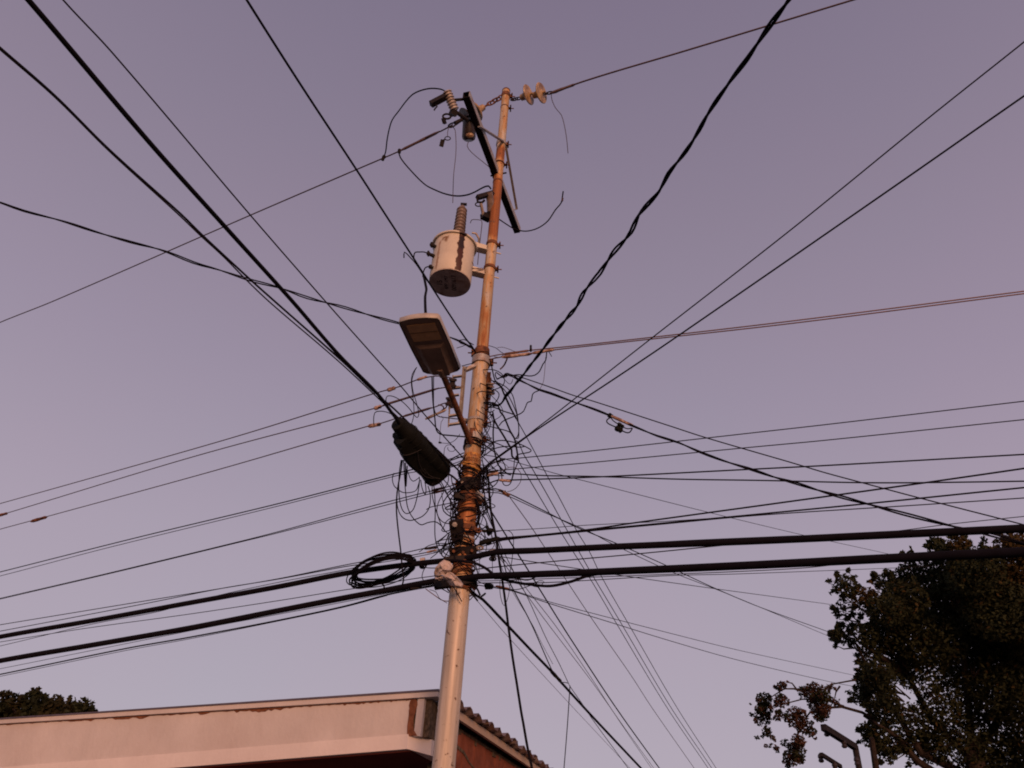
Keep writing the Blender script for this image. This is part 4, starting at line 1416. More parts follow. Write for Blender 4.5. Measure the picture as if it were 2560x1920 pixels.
loop("hook of wire right of the taped bundle, bulging outward", 3, "1287,1041 1295,1055 1297,1070 1296,1085 1291,1095 1287,1096", .1, m='cable')
loop("pointed loop reaching farthest right at lamp arm height", 3.4, "1210,1122 1220,1115 1234,1105 1255,1101 1286,1106 1304,1112 1325,1123 1328,1127 1322,1131 1296,1136 1290,1142 1288,1148", .12, m='cable')
loop("flatter loop below the pointed one at lamp arm height", 3.2, "1210,1140 1220,1132 1235,1122 1255,1117 1273,1116 1300,1118 1312,1116", .13, m='cable')
loop("loop rising from the yellow band to the black sleeve", 3, "1208,1190 1220,1171 1229,1159 1243,1153", .12, m='cable')
loop("strand running right from the lamp arm band, sinking to the taped bundle", 3, "1200,1100 1220,1102 1236,1106 1258,1115 1272,1122", .11, m='cable')
loop("round-bottomed loop under the level wires right of the pole", 3, "1296,1152 1285,1181 1279,1202 1274,1211 1267,1214 1260,1212 1256,1204 1253,1181 1246,1160 1240,1148", .14)
loop("wide faint loop bulging right below the level wires", 2, "1246,1182 1256,1176 1275,1168 1290,1170 1300,1180 1303,1190 1301,1205 1290,1220 1278,1227 1268,1229", .13, m='grey')
loop("faint arch over the double connector right of the pole", 1.8, "1222,1153 1245,1155 1262,1160 1272,1169", .1, m='grey')
loop("small open curl just right of the pole below the double connector", 3, "1205,1206 1208,1199 1214,1198 1217,1203 1213,1208 1207,1206 1206,1199", .12)
loop("near-vertical strand linking the level wires to the joint above", 2.6, "1286,1150 1284,1175 1280,1195 1278,1203", .13)
loop("straight thin tie from pole down right to the orange connector", 2.2, "1199,1218 1220,1224 1245,1228 1262,1232", .08)
# --- below the splice closure
loop("rounded loop nearest the left under the splice closure", 2.8, "985,1183 982,1190 981,1200 985,1214 993,1222 1004,1230 1016,1232 1032,1230 1041,1225 1046,1212 1049,1200 1048,1192", .35)
loop("deep U loop under the splice closure's middle", 3.2, "1003,1150 999,1175 997,1210 998,1240 1002,1264 1008,1278 1016,1284 1026,1281 1034,1272 1041,1250 1046,1225 1049,1200", .36, m='cable')
loop("deepest wide loop under the splice closure", 3.2, "992,1230 993,1262 998,1281 1005,1292 1015,1299 1028,1301 1045,1296 1057,1290 1067,1280 1073,1269 1076,1250 1075,1232 1070,1215", .35, m='cable')
loop("strand dropping from the splice closure and kinking right to the pole", 3, "1009,1150 1011,1190 1014,1230 1018,1264 1024,1281 1034,1297 1048,1310 1056,1312 1068,1307 1085,1304 1096,1308 1106,1318 1112,1326", .34, .1, m='cable')
loop("narrow V of wire under the splice closure", 3, "1052,1200 1054,1215 1059,1231 1063,1236 1065,1228 1064,1214 1062,1205", .33)
loop("flat blade-like stub hanging from the splice closure's left half", 4.5, "1013,1158 1014,1180 1014,1200 1015,1215 1016,1200 1018,1165", .36, m='cable')
loop("wavy piece sagging along the splice closure's lower edge", 2.6, "1019,1178 1022,1186 1026,1197 1033,1203 1040,1200 1048,1194", .36)
loop("long strand from the closure's right end straight down then hooking to the pole", 3, "1084,1206 1087,1240 1088,1280 1087,1320 1088,1345 1092,1362 1098,1378 1103,1386 1110,1372 1118,1345 1124,1330", .3, .1, m='cable')
loop("crossing strand from the brown sleeve sweeping down left then to the pole", 2.8, "1110,1228 1104,1240 1096,1256 1092,1275 1095,1290 1103,1302 1114,1308 1124,1309", .2, .1)
loop("arc falling from closure end past the brown sleeve to the lower box", 2.8, "1081,1208 1080,1235 1086,1262 1093,1285 1102,1310 1110,1325 1120,1334", .3, .1)
loop("slender diagonal from closure end toward the rusty section of pole", 3, "1094,1200 1108,1222 1122,1243 1133,1262 1146,1282", .25, .08, m='cable')
loop("second slender diagonal from closure end, steeper than its twin", 3, "1100,1200 1114,1226 1126,1254 1140,1284 1152,1292", .24, .08, m='cable')
loop("third diagonal strand from closure end into the banded joint", 3, "1108,1198 1124,1216 1136,1232 1150,1238 1162,1240", .22, .08, m='cable')
loop("hanging bow of wire just right of the closure's tip", 2.8, "1121,1186 1121,1200 1117,1212 1108,1222 1110,1216", .2)
loop("bow of wire from the closure tip down to the brown sleeve's right", 2.8, "1128,1188 1130,1205 1136,1222 1142,1232", .2, .1)
loop("level stray wire pointing left at mid tangle with a frayed tip", 2.6, "1066,1274 1076,1268 1100,1263 1128,1257 1150,1250 1166,1248", .22, .05, m='cable')
loop("long plumb wire hanging from the closure to the lower thick cable", 4.4, "1006,1150 1001,1185 996,1210 993,1230 991,1261 992,1290 996,1330 1002,1380 1006,1424 1009,1442 1008,1454 1005,1464", .36, zp(1460) - .05, m='cable')
loop("stub tie between the coil's bottom and the lower thick cable", 4.4, "955,1460 960,1464 960,1472", .05, m='cable')
loop("diamond-shaped kink of wire beside the dark cable box", 2.8, "1150,1286 1126,1296 1114,1306 1110,1316 1104,1325 1110,1329 1124,1326", .12, m='cable')
loop("faint sweeping arc left of the rusty section", 2.2, "1104,1232 1108,1255 1115,1272 1126,1284 1142,1286", .2)
loop("straight plumb strand just left of the cable box", 2.4, "1127,1255 1127,1285 1126,1310 1124,1326", .12)
loop("fan of leads from the cable box down left to the sleeves", 2.6, "1124,1330 1110,1342 1096,1352 1088,1356 1100,1352 1116,1338", .12)
loop("lead bowing from the cable box down to the upper thick cable", 2.6, "1124,1335 1116,1352 1108,1366 1104,1372 1090,1385 1076,1396", .12, m='cable')
loop("lead curving from the cable box toward the coil", 2.6, "1122,1338 1112,1360 1106,1372 1096,1378 1084,1382", .12)
loop("long arched lead above the sleeves left of the pole", 2.6, "1186,1366 1150,1360 1120,1359 1092,1359 1072,1364 1056,1374 1048,1380", .1, m='cable')
loop("slack lead drooping between upper thick cable and plastic bag", 2.8, "1052,1412 1062,1418 1074,1420 1088,1420", .12)
loop("lead dropping from the small strap past the bag to the lower cable", 2.4, "1070,1410 1060,1424 1055,1440 1058,1450 1066,1456", .12)
loop("curved grey tail under the bag ending on the pole face", 2.4, "1064,1472 1086,1488 1104,1500 1118,1503 1138,1498 1152,1490 1168,1484", .1, m='rust')
loop("thin curved tail hanging down the pole face below the bag", 2.6, "1142,1470 1142,1490 1145,1502 1152,1516 1162,1528 1170,1534", .12, m='rust')
loop("faint straggler left of the pole below the bag", 1.8, "1074,1474 1090,1480 1098,1495 1118,1508", .1, m='grey')
loop("pair of dark leads folding from the lower clamp onto the pole", 3, "1086,1466 1100,1470 1112,1476 1122,1482", .1, m='cable')
# --- right side between bands
loop("thin vertical strand right of the banded joint", 2.4, "1207,1250 1208,1280 1205,1300 1196,1322 1188,1336", .08)
loop("black curved tube hugging the pole's right side at the rusty section", 8, "1186,1244 1194,1262 1199,1285 1195,1305 1188,1322", .08, m='cable', name="downlead_cable")
loop("tie crossing right from the banded joint to the stout wavy drop", 3, "1180,1232 1205,1240 1222,1248", .06, m='cable')
loop("lower tie crossing right from the rusty section to the stout wavy drop", 2.6, "1184,1268 1205,1262 1223,1256", .06, m='cable')
loop("arched lead from the small black anchor over the rising wires", 2.2, "1236,1330 1260,1326 1272,1327 1281,1335 1284,1350 1283,1368 1280,1400 1276,1424 1274,1440", .1)
loop("thin plumb strand left of the stout wavy drop near the thick cables", 1.8, "1201,1340 1199,1370 1199,1400 1197,1436", .08)
loop("thin plumb strand under the pale strap", 1.8, "1231,1396 1231,1420 1232,1440", .2)
loop("teardrop loop below the lower thick cable beside the wavy drop", 2, "1250,1452 1250,1480 1254,1502 1260,1514 1268,1500 1273,1478 1275,1458", .12)
loop("short forked tail below the pale strap", 3, "1250,1392 1256,1398 1263,1404", .12, m='cable')
loop("dark tape strip curling under the pole clamp at right", 6, "1178,1460 1190,1468 1196,1478 1200,1488", .1, m='black')
loop("dark tape tails beside the thick drop's top", 5, "1176,1482 1186,1492 1194,1502", .08, m='black')
loop("small leaf-like scrap tied on the thick drop", 6, "1200,1494 1208,1488 1213,1484", .1, m='black')
# --- left thin curls near the lamp arm
loop("fine curl with a dark tip left of the lamp arm's foot", 1.8, "1098,1106 1110,1108 1122,1108 1134,1103 1142,1096 1150,1085", .1, sleeves=((1096, 1106, 1104, 1107, 5, 'black'),))
loop("fine round curl below the first one left of the pole", 1.8, "1110,1140 1111,1122 1116,1114 1124,1112 1134,1115 1138,1122 1134,1128 1124,1128 1119,1122 1120,1118", .1)
loop("faint vertical thread left of the empty rack position", 1.5, "1104,1040 1108,1048 1103,1055 1101,1075 1099,1104", .1, m='grey')
loop("tie slanting from closure top right to the yellow band", 3, "1114,1150 1130,1146 1146,1138 1160,1132", .12, .06, m='cable')
loop("second tie slanting from closure top right to the yellow band", 2.6, "1126,1150 1140,1142 1155,1144 1166,1146", .12, .06, m='cable')
loop("taut black strand between closure tip and banded joint", 6, "1116,1183 1130,1190 1146,1204 1160,1216 1172,1226", .18, .08, m='cable', name="messenger_cable")

# --- coil lying on the thick cables
coil = thing("cable_coil", pz(960, 1427, zp(1430) + .05), "oval black coil of spare cable tied to the left of the pole", "cable coil")
cc, ca_ = pz(960, 1426, 6.75), (pz(1049, 1386, 6.60) - pz(871, 1467, 6.90)) / 2
cb_ = Vector((ca_.y, -ca_.x, 0)).normalized()
if cb_.y < 0:
    cb_ = -cb_
cn_ = ca_.cross(cb_).normalized()
rc = random.Random(2)
for k in range(12):
    sa, sb = .74 + rc.gauss(0, .03), .175 * (1 + rc.gauss(0, .07))
    off = cn_ * rc.uniform(-.03, .03) + ca_ * rc.uniform(-.03, .0)
    if k > 8:
        sa, off = .80 + .03 * (k - 9), off - ca_ * .08
    wob = [rc.uniform(0, 6.3) for _ in range(3)]
    pts = []
    for i in range(56):
        a = 2 * math.pi * i / 56
        q = 1 + .03 * math.sin(2 * a + wob[0]) + .02 * math.sin(3 * a + wob[1])
        sq = .0
        pts.append(cc + off + ca_ * (sa * q * math.cos(a) + sq) + cb_ * (sb * q * math.sin(a)) + cn_ * (.016 * math.sin(2 * a + wob[2])))
    b = MB()
    b.tube(pts, .0078 if k < 9 else .005, 6, closed=True)
    b.build("cable_turn", M['cable'], coil)

# --- binding wires wound round the pole
rw = random.Random(17)
wraps = [(893, 3, 'rust', "rusty binding wire wound round the top joint"), (1118, 3, 'thin', "dark binding wire wound above the yellow band"), (1172, 2, 'yellow', "ochre cord round the pole below the yellow band"),
         (1190, 4, 'thin', "dark binding wire crowded at the double connector height"), (1228, 3, 'cable', "black binding wire at the closure tip's joint"), (1262, 3, 'rust', "rusty tie wire round the rusty section"),
         (1290, 2, 'thin', "dark tie wire below the rusty section's middle"), (1335, 2, 'cable', "black tie wire under the dark cable box"), (1372, 3, 'cable', "black tie wire at the upper thick cable's clamp"),
         (1430, 5, 'rust', "rusty binding wire wound five turns between the thick cables"), (1474, 2, 'rust', "thin rusty wire just under the plastic bag")]
for y, turns, mm, lab in wraps:
    h = hz(y)
    pts = []
    tx, ty = rw.uniform(-.25, .25), rw.uniform(-.2, .2)
    for i in range(turns * 20 + 1):
        a = 2 * math.pi * i / 20 + rw.uniform(0, .05)
        rr2 = prad(h) + .013 + .007 * math.sin(i * .37 + y) + .006 * max(0, math.sin(i * .11 + y * 2)) ** 3
        tx += rw.uniform(-.05, .05)
        ty += rw.uniform(-.04, .04)
        d = Vector((math.cos(a), math.sin(a), 0))
        pts.append(pp(h + (i / 20 - turns / 2) * .024) + d * rr2 + Z * ((d.x * tx + d.y * ty) * rr2))
    b = MB()
    b.tube(pts, .0065, 5)
    tag(b.build("binding_wire", M[mm]), lab, "wire", "binding wires wound round the pole")

# --- uncountable snarl close to the pole
b = MB()
rt = random.Random(33)
for i in range(60):
    y = rt.choice([rt.uniform(1130, 1340), rt.uniform(1180, 1310), rt.uniform(1340, 1460)])
    h = hz(y)
    a = rt.uniform(0, 6.28)
    sp2 = rt.uniform(.8, 3.2)
    R_ = prad(h) + rt.uniform(.015, .05)
    big_ = rt.uniform(.01, .11) * (1.2 if rt.random() < .2 else .8)
    dh = rt.gauss(0, .17)
    pts = []
    for k in range(14):
        q = k / 13
        aa = a + sp2 * q
        rr2 = R_ + big_ * math.sin(math.pi * q) ** 1.5
        pts.append(pp(h + dh * q - .10 * big_ / .16 * math.sin(math.pi * q) + .01 * math.sin(7 * q + i)) + Vector((math.cos(aa), math.sin(aa), 0)) * rr2)
    b.tube(pts, rt.choice([.0045, .006, .0055, .004]), 5)
for i in range(34):                       # slack ends looping out on the street side
    y = rt.choice([rt.uniform(930, 1060), rt.uniform(1060, 1200), rt.uniform(1180, 1330)])
    h = hz(y)
    a = rt.uniform(-1.1, .9)
    out_ = rt.uniform(.04, .24)
    dh = rt.gauss(-.12, .16)
    droop = rt.uniform(.0, .16)
    k1, k2 = rt.uniform(0, 6), rt.uniform(0, 6)
    pts = []
    for k in range(16):
        q = k / 15
        e = math.sin(math.pi * q) ** 1.2
        aa = a + (q - .5) * rt.uniform(.5, .6) * 2
        pts.append(pp(h + dh * q - droop * e + .012 * math.sin(9 * q + k1)) + Vector((math.cos(aa), math.sin(aa), 0)) * (prad(h) + .01 + out_ * e + .012 * math.sin(7 * q + k2) * e))
    b.tube(pts, rt.choice([.003, .004, .0035, .005]), 5)
tag(b.build("wire_tangle", M['thin']), "tangle of thin dark wires snarled close round the pole's middle", "wire tangle", kind="stuff")

# --- boxes, clamps, straps
def boxthing(name, label, cat, m, quads, group=None):
    first = quads[0]
    o = None
    for nm, fn, mm in quads:
        bb = MB()
        fn(bb)
        if o is None:
            o = thing(name, bb.v[0], label, cat, group)
        bb.build(nm, M[mm or m], o, smooth=False)
    return o


z0 = zp(1325) - .10
boxthing("cable_clamp", "dark blocky cable clamp with a pale bolt left of the pole's rusty section", "clamp", 'darkmetal', [
    ("body", lambda q: (q.bar(pz(1140, 1300, z0), pz(1146, 1348, z0), .10, .09), q.bar(pz(1146, 1330, z0), pz(1153, 1362, z0 + .02), .09, .09)), None),
    ("bolt", lambda q: q.lathe(pz(1137, 1311, z0 - .05), -FW, [(0, .022), (.02, .022), (.022, .014), (.035, .014)], 8), 'galv'),
    ("jaw", lambda q: q.bar(pz(1128, 1330, z0), pz(1150, 1322, z0 + .03), .05, .06), None)])
z0 = zp(1215) - .09
boxthing("cable_clamp", "dark clamp where the closure's cable meets the pole", "clamp", 'darkmetal', [
    ("body", lambda q: (q.bar(pz(1150, 1200, z0), pz(1172, 1226, z0), .07, .07), q.bar(pz(1164, 1210, z0), pz(1190, 1214, z0 + .03), .04, .06)), None),
    ("bolt", lambda q: q.tube([pz(1156, 1206, z0 - .05), pz(1156, 1206, z0 + .1)], .012, 6), 'galv')])
z0 = zp(1240) - .09
boxthing("cable_clamp", "grey clamp stub left of the pole at the banded joint", "clamp", 'darkmetal', [
    ("body", lambda q: q.bar(pz(1136, 1240, z0), pz(1162, 1246, z0), .06, .05), None),
    ("jaw", lambda q: q.bar(pz(1188, 1234, z0 + .02), pz(1204, 1246, z0 + .04), .05, .05), 'galv')])
z0 = zp(1385) - .085
boxthing("suspension_clamp", "dark plate clamp gripping the upper thick cable on the pole", "clamp", 'darkmetal', [
    ("plate", lambda q: q.prism([pz(1121, 1371, z0), pz(1190, 1366, z0), pz(1192, 1386, z0), pz(1168, 1404, z0), pz(1126, 1399, z0)], FW * .03), None),
    ("jaw", lambda q: q.bar(pz(1112, 1401, z0 - .015), pz(1178, 1395, z0 - .015), .06, .04), None),
    ("bolt", lambda q: [q.tube([pz(x, y, z0 - .035), pz(x, y, z0)], .013, 6) for x, y in ((1134, 1378), (1158, 1381), (1180, 1376))], 'rust')])
z0 = zp(1450) - .085
boxthing("suspension_clamp", "dark clamp holding the lower thick cable under the plastic bag", "clamp", 'darkmetal', [
    ("jaw", lambda q: (q.bar(pz(1086, 1464, z0), pz(1128, 1458, z0), .05, .06), q.bar(pz(1140, 1456, z0), pz(1192, 1450, z0), .055, .06)), None),
    ("strap", lambda q: q.bar(pz(1176, 1452, z0), pz(1190, 1470, z0 + .02), .03, .05), 'rust')])
for (x, y, lab) in ((1057, 1402, "pale cable strap on the upper thick cable beside the coil"), (1232, 1382, "pale cable strap on the upper thick cable right of the pole")):
    z0 = 6.70 if x < 1100 else 6.42
    cpt = pz(x, y, z0)
    dr = (pz(x + 20, y - 3, z0) - cpt).normalized()
    o = thing("cable_strap", cpt, lab, "cable strap", "pale straps on the upper thick cable")
    bb = MB()
    bb.tube([cpt - dr * .02, cpt + dr * .02], .027, 14)
    bb.build("band", M['plastic'], o)
    bb = MB()
    bb.bar(cpt - UP * .03 - FW * .02, cpt - UP * .062 - FW * .02, .03, .02)
    link_ring(bb, cpt - UP * .05, RT, UP, .026, .007)
    bb.build("buckle", M['darkmetal'], o)
z0 = zp(1328) - .1
boxthing("drop_wire_anchor", "small black drop wire anchor right of the pole above the dark sleeve", "wire anchor", 'black', [
    ("body", lambda q: q.prism([pz(1215, 1327, z0), pz(1232, 1326, z0), pz(1231, 1334, z0), pz(1221, 1341, z0), pz(1217, 1336, z0)], FW * .03), None),
    ("tail", lambda q: (q.bar(pz(1206, 1327, z0), pz(1218, 1328, z0), .02, .02), q.bar(pz(1215, 1315, z0), pz(1224, 1328, z0), .02, .02)), None)])
z0 = zp(1360) - .12
boxthing("drop_wire_anchor", "black wedge anchor hanging under the dark sleeve right of the pole", "wire anchor", 'black', [
    ("body", lambda q: q.prism([pz(1212, 1358, z0), pz(1230, 1354, z0), pz(1228, 1361, z0), pz(1221, 1364, z0)], FW * .03), None)])
z0 = zp(1468) - .1
boxthing("drop_wire_anchor", "black pentagonal anchor below the lower thick cable right of the pole", "wire anchor", 'black', [
    ("body", lambda q: q.prism([pz(1210, 1464, z0), pz(1219, 1459, z0), pz(1231, 1462, z0), pz(1233, 1469, z0), pz(1226, 1474, z0), pz(1213, 1474, z0)], FW * .03), None)])
z0 = zp(1370) - .1
boxthing("eye_bolt", "small rusty eye bolt beside the upper thick cable's clamp", "bolt", 'galv', [
    ("ring", lambda q: link_ring(q, pz(1200, 1370, z0), RT, UP, .024, .009), None),
    ("shank", lambda q: q.tube([pz(1174, 1366, z0 + .05), pz(1194, 1370, z0)], .012, 8), None)])

# --- torn plastic bag caught on the lower cable
bag = thing("plastic_bag", pz(1115, 1440, 6.12), "torn pale plastic bag caught on the pole between the thick cables", "plastic bag")
rb_ = random.Random(12)


def scrap(poly, z0, amp, parent, name):
    bb = MB()
    cx = sum(p[0] for p in poly) / len(poly)
    cy = sum(p[1] for p in poly) / len(poly)
    n = len(poly)
    rings = 5
    for i in range(rings + 1):
        s_ = i / rings
        for k, (x, y) in enumerate(poly):
            fold = amp * (.7 * math.sin(k * 1.6 + i * .5) + rb_.uniform(-.40, .40)) * (0.2 + s_)
            bb.v.append(pz(cx + (x - cx) * max(s_, .02), cy + (y - cy) * max(s_, .02), z0 + fold - .03 * (1 - s_)))
    for i in range(rings):
        for k in range(n):
            k2 = (k + 1) % n
            bb.face((i * n + k, i * n + k2, (i + 1) * n + k2, (i + 1) * n + k))
    o = bb.build(name, M['plastic'], parent, angle=18)
    so = o.modifiers.new("solid", 'SOLIDIFY')
    so.thickness = .002
    return o


zb_ = 6.12
scrap([(1085, 1432), (1089, 1418), (1099, 1407), (1110, 1399), (1124, 1404), (1133, 1415), (1128, 1426), (1121, 1432), (1114, 1437), (1103, 1437), (1094, 1440), (1086, 1440)], zb_, .03, bag, "upper_flap")
scrap([(1121, 1427), (1132, 1433), (1143, 1442), (1152, 1451), (1159, 1461), (1154, 1468), (1140, 1467), (1125, 1463), (1118, 1452), (1111, 1444), (1106, 1438), (1114, 1436)], zb_ - .02, .025, bag, "lower_flap")
scrap([(1086, 1440), (1098, 1437), (1108, 1440), (1114, 1448), (1108, 1452), (1096, 1450), (1087, 1448)], zb_ + .02, .02, bag, "back_flap")


# ------------------------------------------------------------------ trees
def leaf_cloud(clumps, depth, dspread, leaf, dens, mats, fr=None, seed=1, sizes=(.7, 1.3), weights=(1,), warm=None):
    r = random.Random(seed)
    b = MB()
    for (x, y, rad, *rest) in clumps:
        dz = rest[0] if rest else r.uniform(-dspread, dspread)
        d2 = rest[1] if len(rest) > 1 else 1.0
        c = pz(x, y, depth + dz)
        R_ = rad * (depth + dz) / FPX
        cnt = int(dens * d2 * rad * rad / 10)
        mi = (1 if warm(x, y) else 0) if warm else r.choices(range(len(mats)), weights=weights)[0]
        for _ in range(cnt):
            while True:
                q = Vector((r.uniform(-1, 1), r.uniform(-1, 1), r.uniform(-1, 1)))
                if q.length <= 1:
                    break
            q = q * (0.55 + 0.45 * q.length) if q.length < .6 else q
            pos = c + Vector((q.x * R_ * 1.15, q.y * R_ * 1.3, q.z * R_ * 1.02))
            a = Vector((r.gauss(0, 1), r.gauss(0, 1), r.gauss(0, .7) - .35)).normalized()
            s = a.orthogonal().normalized()
            s = (Matrix.Rotation(r.uniform(0, 6.28), 3, a) @ s)
            l_ = leaf * r.uniform(*sizes)
            w_ = l_ * .27
            nn = a.cross(s) * l_ * .08
            i = len(b.v)
            b.v += [pos - a * l_ * .5, pos + s * w_ + nn, pos + a * l_ * .5, pos - s * w_ + nn]
            b.cur = mi if r.random() < (.92 if warm else .85) else r.randrange(len(mats))
            b.face((i, i + 1, i + 2, i + 3))
    b.cur = 0
    return b


def limb(bm, pts, r0, r1, n=8):
    k = len(pts)
    bm.tube(pts, [r0 + (r1 - r0) * i / (k - 1) for i in range(k)], n)


DT = 15.0
big = [(2109, 1461, 30), (2206, 1455, 24), (2165, 1498, 34), (2112, 1517, 24, .2, .5), (2250, 1450, 32), (2288, 1423, 36), (2344, 1376, 20), (2368, 1384, 26), (2397, 1362, 22), (2475, 1384, 18), (2524, 1362, 28),
       (2560, 1368, 30), (2438, 1430, 60), (2390, 1440, 55), (2500, 1430, 60), (2545, 1440, 60), (2110, 1588, 26), (2090, 1585, 14), (2161, 1584, 32), (2214, 1524, 48), (2260, 1500, 50), (2307, 1505, 66),
       (2400, 1524, 75), (2490, 1524, 75), (2560, 1540, 70), (2165, 1636, 24, 0, .6), (2205, 1600, 40), (2176, 1704, 36), (2146, 1741, 22), (2195, 1690, 44), (2251, 1655, 52), (2240, 1590, 52), (2325, 1600, 72),
       (2440, 1630, 85), (2530, 1620, 75), (2214, 1772, 40), (2172, 1823, 22), (2190, 1845, 34), (2214, 1880, 24), (2205, 1740, 40), (2300, 1690, 45, 0, .5), (2345, 1790, 52, 0, .6), (2430, 1740, 72), (2530, 1740, 75), (2270, 1800, 40, 0, .7),
       (2400, 1850, 60, 0, .7), (2510, 1850, 75, 0, .8), (2310, 1870, 44), (2250, 1860, 30, 0, .8), (2560, 1920, 70), (2460, 1930, 60, 0, .7), (2620, 1500, 90), (2650, 1620, 100), (2640, 1760, 100), (2640, 1880, 90), (2720, 1560, 90),
       (2740, 1700, 100), (2720, 1850, 90), (2620, 1400, 50), (2680, 1450, 60), (2460, 1560, 80, 1.2), (2380, 1640, 80, 1.4), (2300, 1560, 60, 1.2), (2540, 1680, 90, 1.5), (2440, 1460, 60, 1.3), (2340, 1480, 55, 1.2)]
tree = thing("broadleaf_tree", ph(2420, 1905, 3.6).xy.to_3d() * 1.0, "large dark leafy tree at the right edge behind the two thick cables", "tree")
base_xy = pz(2420, 1900, DT)
tree.location = (base_xy.x, base_xy.y, 0)
WL[tree] = Vector((base_xy.x, base_xy.y, 0))
big = [(x, y, r_ * (.86 if x < 2260 else 1.0), *k_) for (x, y, r_, *k_) in big]
b = leaf_cloud(big, DT, 1.3, .080, 5.2, [0, 1], seed=3, warm=lambda x, y: (x > 2490 and y < 1450) or (2150 < x < 2180 and y < 1510) or (2380 < x < 2410 and y < 1370))  # browner clumps put the sunlit upper right of the crown into leaf colour
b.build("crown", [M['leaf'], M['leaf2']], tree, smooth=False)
# sprigs round the outline
sprigs = []
rs_ = random.Random(21)
for (x, y, r_, *_) in big[:55]:
    for _k in range(9):
        a = rs_.uniform(0, 6.28)
        k_ = rs_.uniform(1.0, 1.4)
        n_ = rs_.randint(2, 5)
        for q_ in range(n_):       # a sprig: a few leaf tufts strung outward
            f_ = k_ + .10 * q_
            sprigs.append((x + math.cos(a) * r_ * f_, y + math.sin(a) * r_ * f_, rs_.uniform(3, 8) * (1 - .12 * q_), rs_.uniform(-.5, .5), rs_.uniform(.5, 1.3)))
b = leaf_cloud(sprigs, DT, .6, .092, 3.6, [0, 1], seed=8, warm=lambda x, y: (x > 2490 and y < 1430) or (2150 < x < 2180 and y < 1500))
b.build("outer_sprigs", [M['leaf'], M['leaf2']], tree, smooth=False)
b = MB()
tb = Vector((base_xy.x, base_xy.y, 0))
tm = pz(2430, 1880, DT)
limb(b, [tb - Z * .1, tb.lerp(tm, .5) + Vector((.08, 0, 0)), tm], .26, .18, 12)
b.build("trunk", M['bark'], tree)
lims = [[(2430, 1900, 15), (2330, 1800, 15.3), (2270, 1690, 15.2), (2230, 1560, 15.2), (2180, 1480, 15.1)], [(2430, 1880, 15), (2420, 1740, 15.2), (2400, 1560, 15.3), (2395, 1400, 15.2)],
        [(2440, 1890, 15), (2520, 1760, 15.4), (2560, 1600, 15.5), (2540, 1420, 15.4)], [(2400, 1930, 15.2), (2300, 1880, 15.0), (2240, 1780, 15.0), (2180, 1690, 14.9), (2135, 1600, 14.9)],
        [(2270, 1690, 15.2), (2200, 1640, 15.0), (2140, 1600, 15.0)], [(2380, 1960, 15.2), (2290, 1900, 15.0), (2240, 1840, 14.9), (2160, 1790, 14.2)]]
for lm in lims:
    b = MB()
    limb(b, [pz(*q) for q in lm], .085, .02, 8)
    b.build("limb", M['bark'], tree)
b = MB()
rb = random.Random(4)
for (x, y, r_, *_) in big[:50]:
    c = pz(x, y, DT)
    d = (c - pz(2420, 1850, DT)).normalized()
    for _k in range(3):
        e = c + Vector((rb.uniform(-.2, .2), rb.uniform(-.3, .3), rb.uniform(-.2, .05)))
        s = c - d * rb.uniform(.4, .8)
        limb(b, [s, s.lerp(e, .5) + Vector((0, 0, rb.uniform(-.08, .08))), e], .018, .006, 5)
o = b.build("twig", M['bark'], tree)
tag(o, kind="stuff")
b = MB()
limb(b, [pz(2192, 1960, 14.2), pz(2190, 1920, 14.2), pz(2183, 1875, 14.2), pz(2179, 1845, 14.2)], .07, .045, 8)
b.build("limb", M['bark'], tree)

# drooping reddish branch, hanging free of the crown at its left
red = [(1913, 1749, 14), (1955, 1752, 13), (1909, 1796, 15), (1916, 1770, 14), (1915, 1830, 9), (1942, 1790, 10, 0, .6), (1957, 1716, 9), (2032, 1733, 20), (2010, 1728, 11), (2058, 1742, 13), (2046, 1761, 16), (2054, 1786, 14),
       (1993, 1793, 20), (2010, 1817, 15), (2029, 1829, 10, 0, .6), (1993, 1853, 13), (1988, 1875, 16), (1964, 1858, 8, 0, .6), (1984, 1894, 15), (2003, 1900, 8), (2085, 1755, 9, 0, .6), (2075, 1716, 6), (1900, 1772, 8, 0, .5), (1935, 1846, 4), (1902, 1841, 3), (1967, 1916, 5), (2060, 1775, 12)]
DR = 13.4
red = [(x + random.Random(int(x * 7 + y)).uniform(-5, 5), y, r_ * 1.25, *k_) for (x, y, r_, *k_) in red]
rq = random.Random(40)
red += [(x + rq.uniform(-22, 22), y + rq.uniform(-14, 26), rq.uniform(2.5, 6)) for (x, y, *_k) in red for _j in range(3)]
b = leaf_cloud(red, DR, .35, .056, 9.0, [0, 1], seed=6, weights=(2, 1))
dro = b.build("drooping_leaves", [M['leafred'], M['leaf']], tree, smooth=False)
dro["label"] = "dry reddish leaves hanging from the left branch"
for lm in ([(2190, 1800), (2155, 1781), (2105, 1767), (2061, 1770), (2025, 1781), (2003, 1810), (1991, 1853), (1990, 1890)], [(2140, 1700), (2126, 1702), (2082, 1710), (2061, 1722), (2025, 1732)],
           [(2110, 1766), (2061, 1749), (2006, 1748), (1967, 1758), (1935, 1770)], [(2010, 1730), (1985, 1722), (1961, 1722), (1935, 1738), (1915, 1752)], [(1995, 1728), (1980, 1708), (1964, 1705)], [(2100, 1715), (2090, 1730), (2086, 1748)]):
    b = MB()
    limb(b, [pz(x, y, DR + (.8 if x > 2120 else 0)) for x, y in lm], .03 if len(lm) > 6 else .018, .006, 6)
    b.build("branch", M['bark'], tree)

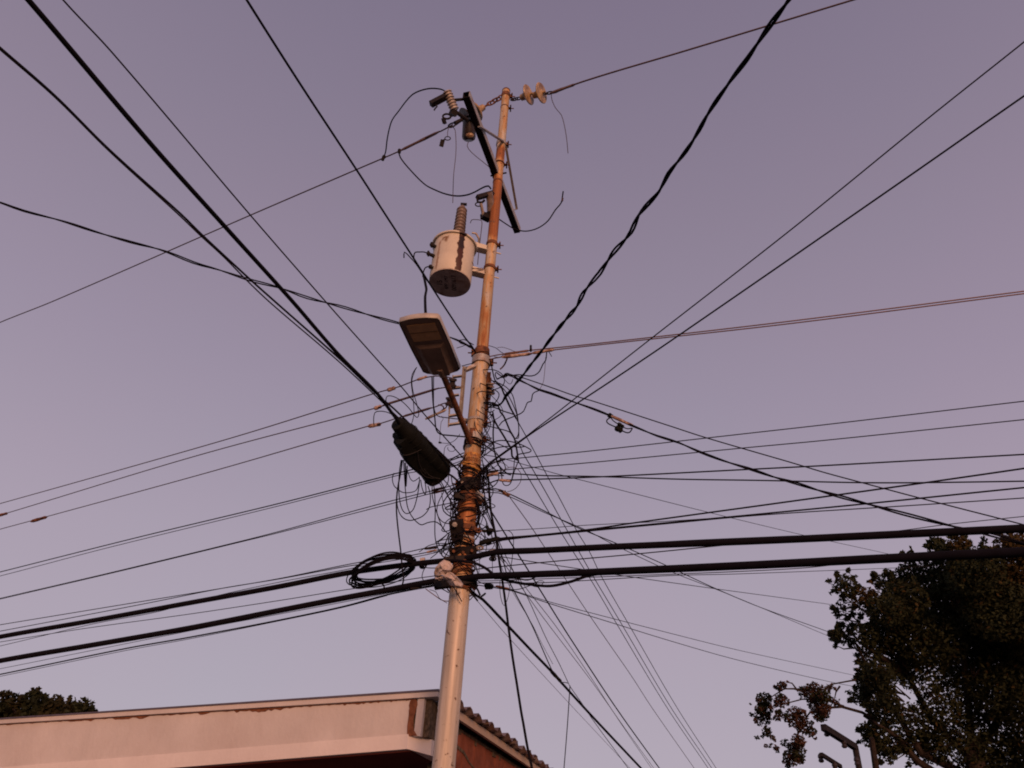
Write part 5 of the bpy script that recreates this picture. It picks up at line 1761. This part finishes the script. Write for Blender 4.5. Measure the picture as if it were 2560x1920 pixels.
# tree beyond the roof at the left edge
lt = [(16, 1738, 11), (41, 1752, 18), (82, 1755, 26), (87, 1730, 13), (111, 1745, 9), (139, 1756, 18), (177, 1751, 10, 0, .6), (168, 1769, 17), (209, 1767, 20), (232, 1778, 9), (32, 1778, 32), (95, 1776, 32), (137, 1780, 28), (190, 1785, 24),
      (-20, 1770, 36), (-60, 1760, 40), (-100, 1790, 50), (0, 1800, 30), (60, 1805, 30), (120, 1805, 30), (230, 1795, 14), (18, 1746, 6), (8, 1734, 8), (88, 1742, 6)]
DL = 24.0
lb = pz(80, 1800, DL)
tree2 = thing("broadleaf_tree", (lb.x, lb.y, 0), "dark rounded treetop showing above the house roof at the far left", "tree")
b = leaf_cloud(lt, DL, .8, .17, 4.5, [0, 1], seed=9, weights=(2, 1))
b.build("crown", [M['leafolive'], M['leaf']], tree2, smooth=False)
b = MB()
limb(b, [Vector((lb.x, lb.y, -.05)), Vector((lb.x + .1, lb.y, 2.0)), lb], .22, .12, 10)
b.build("trunk", M['bark'], tree2)
for x, y in ((16, 1738), (82, 1750), (139, 1756), (209, 1767)):
    b = MB()
    limb(b, [pz(80, 1830, DL), pz((80 + x) / 2, 1800, DL), pz(x, y, DL)], .08, .02, 6)
    b.build("limb", M['bark'], tree2)

# ------------------------------------------------------------------ two far crossarms beside the big tree
def far_pole(label, arm, foot, ins, w):
    d = 11.5
    top = pz(*arm[1], d)
    base = Vector((top.x, top.y, 0))
    o = thing("distant_pole", base, label, "utility pole")
    b = MB()
    r = w * d / FPX / 2
    b.tube([base, Vector((top.x, top.y, top.z * .5)), top + Z * .02], [r * 1.3, r * 1.15, r], 10)
    b.build("post", M['darkmetal'], o)
    b = MB()
    tip = pz(*arm[0], d - .5)
    b.bar(tip, top, r * 1.7, r * 1.9)
    b.build("crossarm", M['darkmetal'], o, smooth=False)
    for (x, y) in ins:
        c = pz(x, y, d - .25)
        b = MB()
        b.lathe(c + Z * .06, -Z, [(0, .02), (.02, .035), (.05, .042), (.07, .03), (.10, .042), (.12, .025)], 12)
        b.build("insulator", M['dark_porc'], o)
    return o


far_pole("upper dark bracket arm with insulators against the tree's left side", ((2058, 1818), (2138, 1868)), None, ((2066, 1830), (2110, 1859), (2142, 1903)), 15)
far_pole("lower short dark bracket arm poking into the bottom of the view", ((2053, 1886), (2101, 1916)), None, ((2052, 1895), (2087, 1916)), 9)
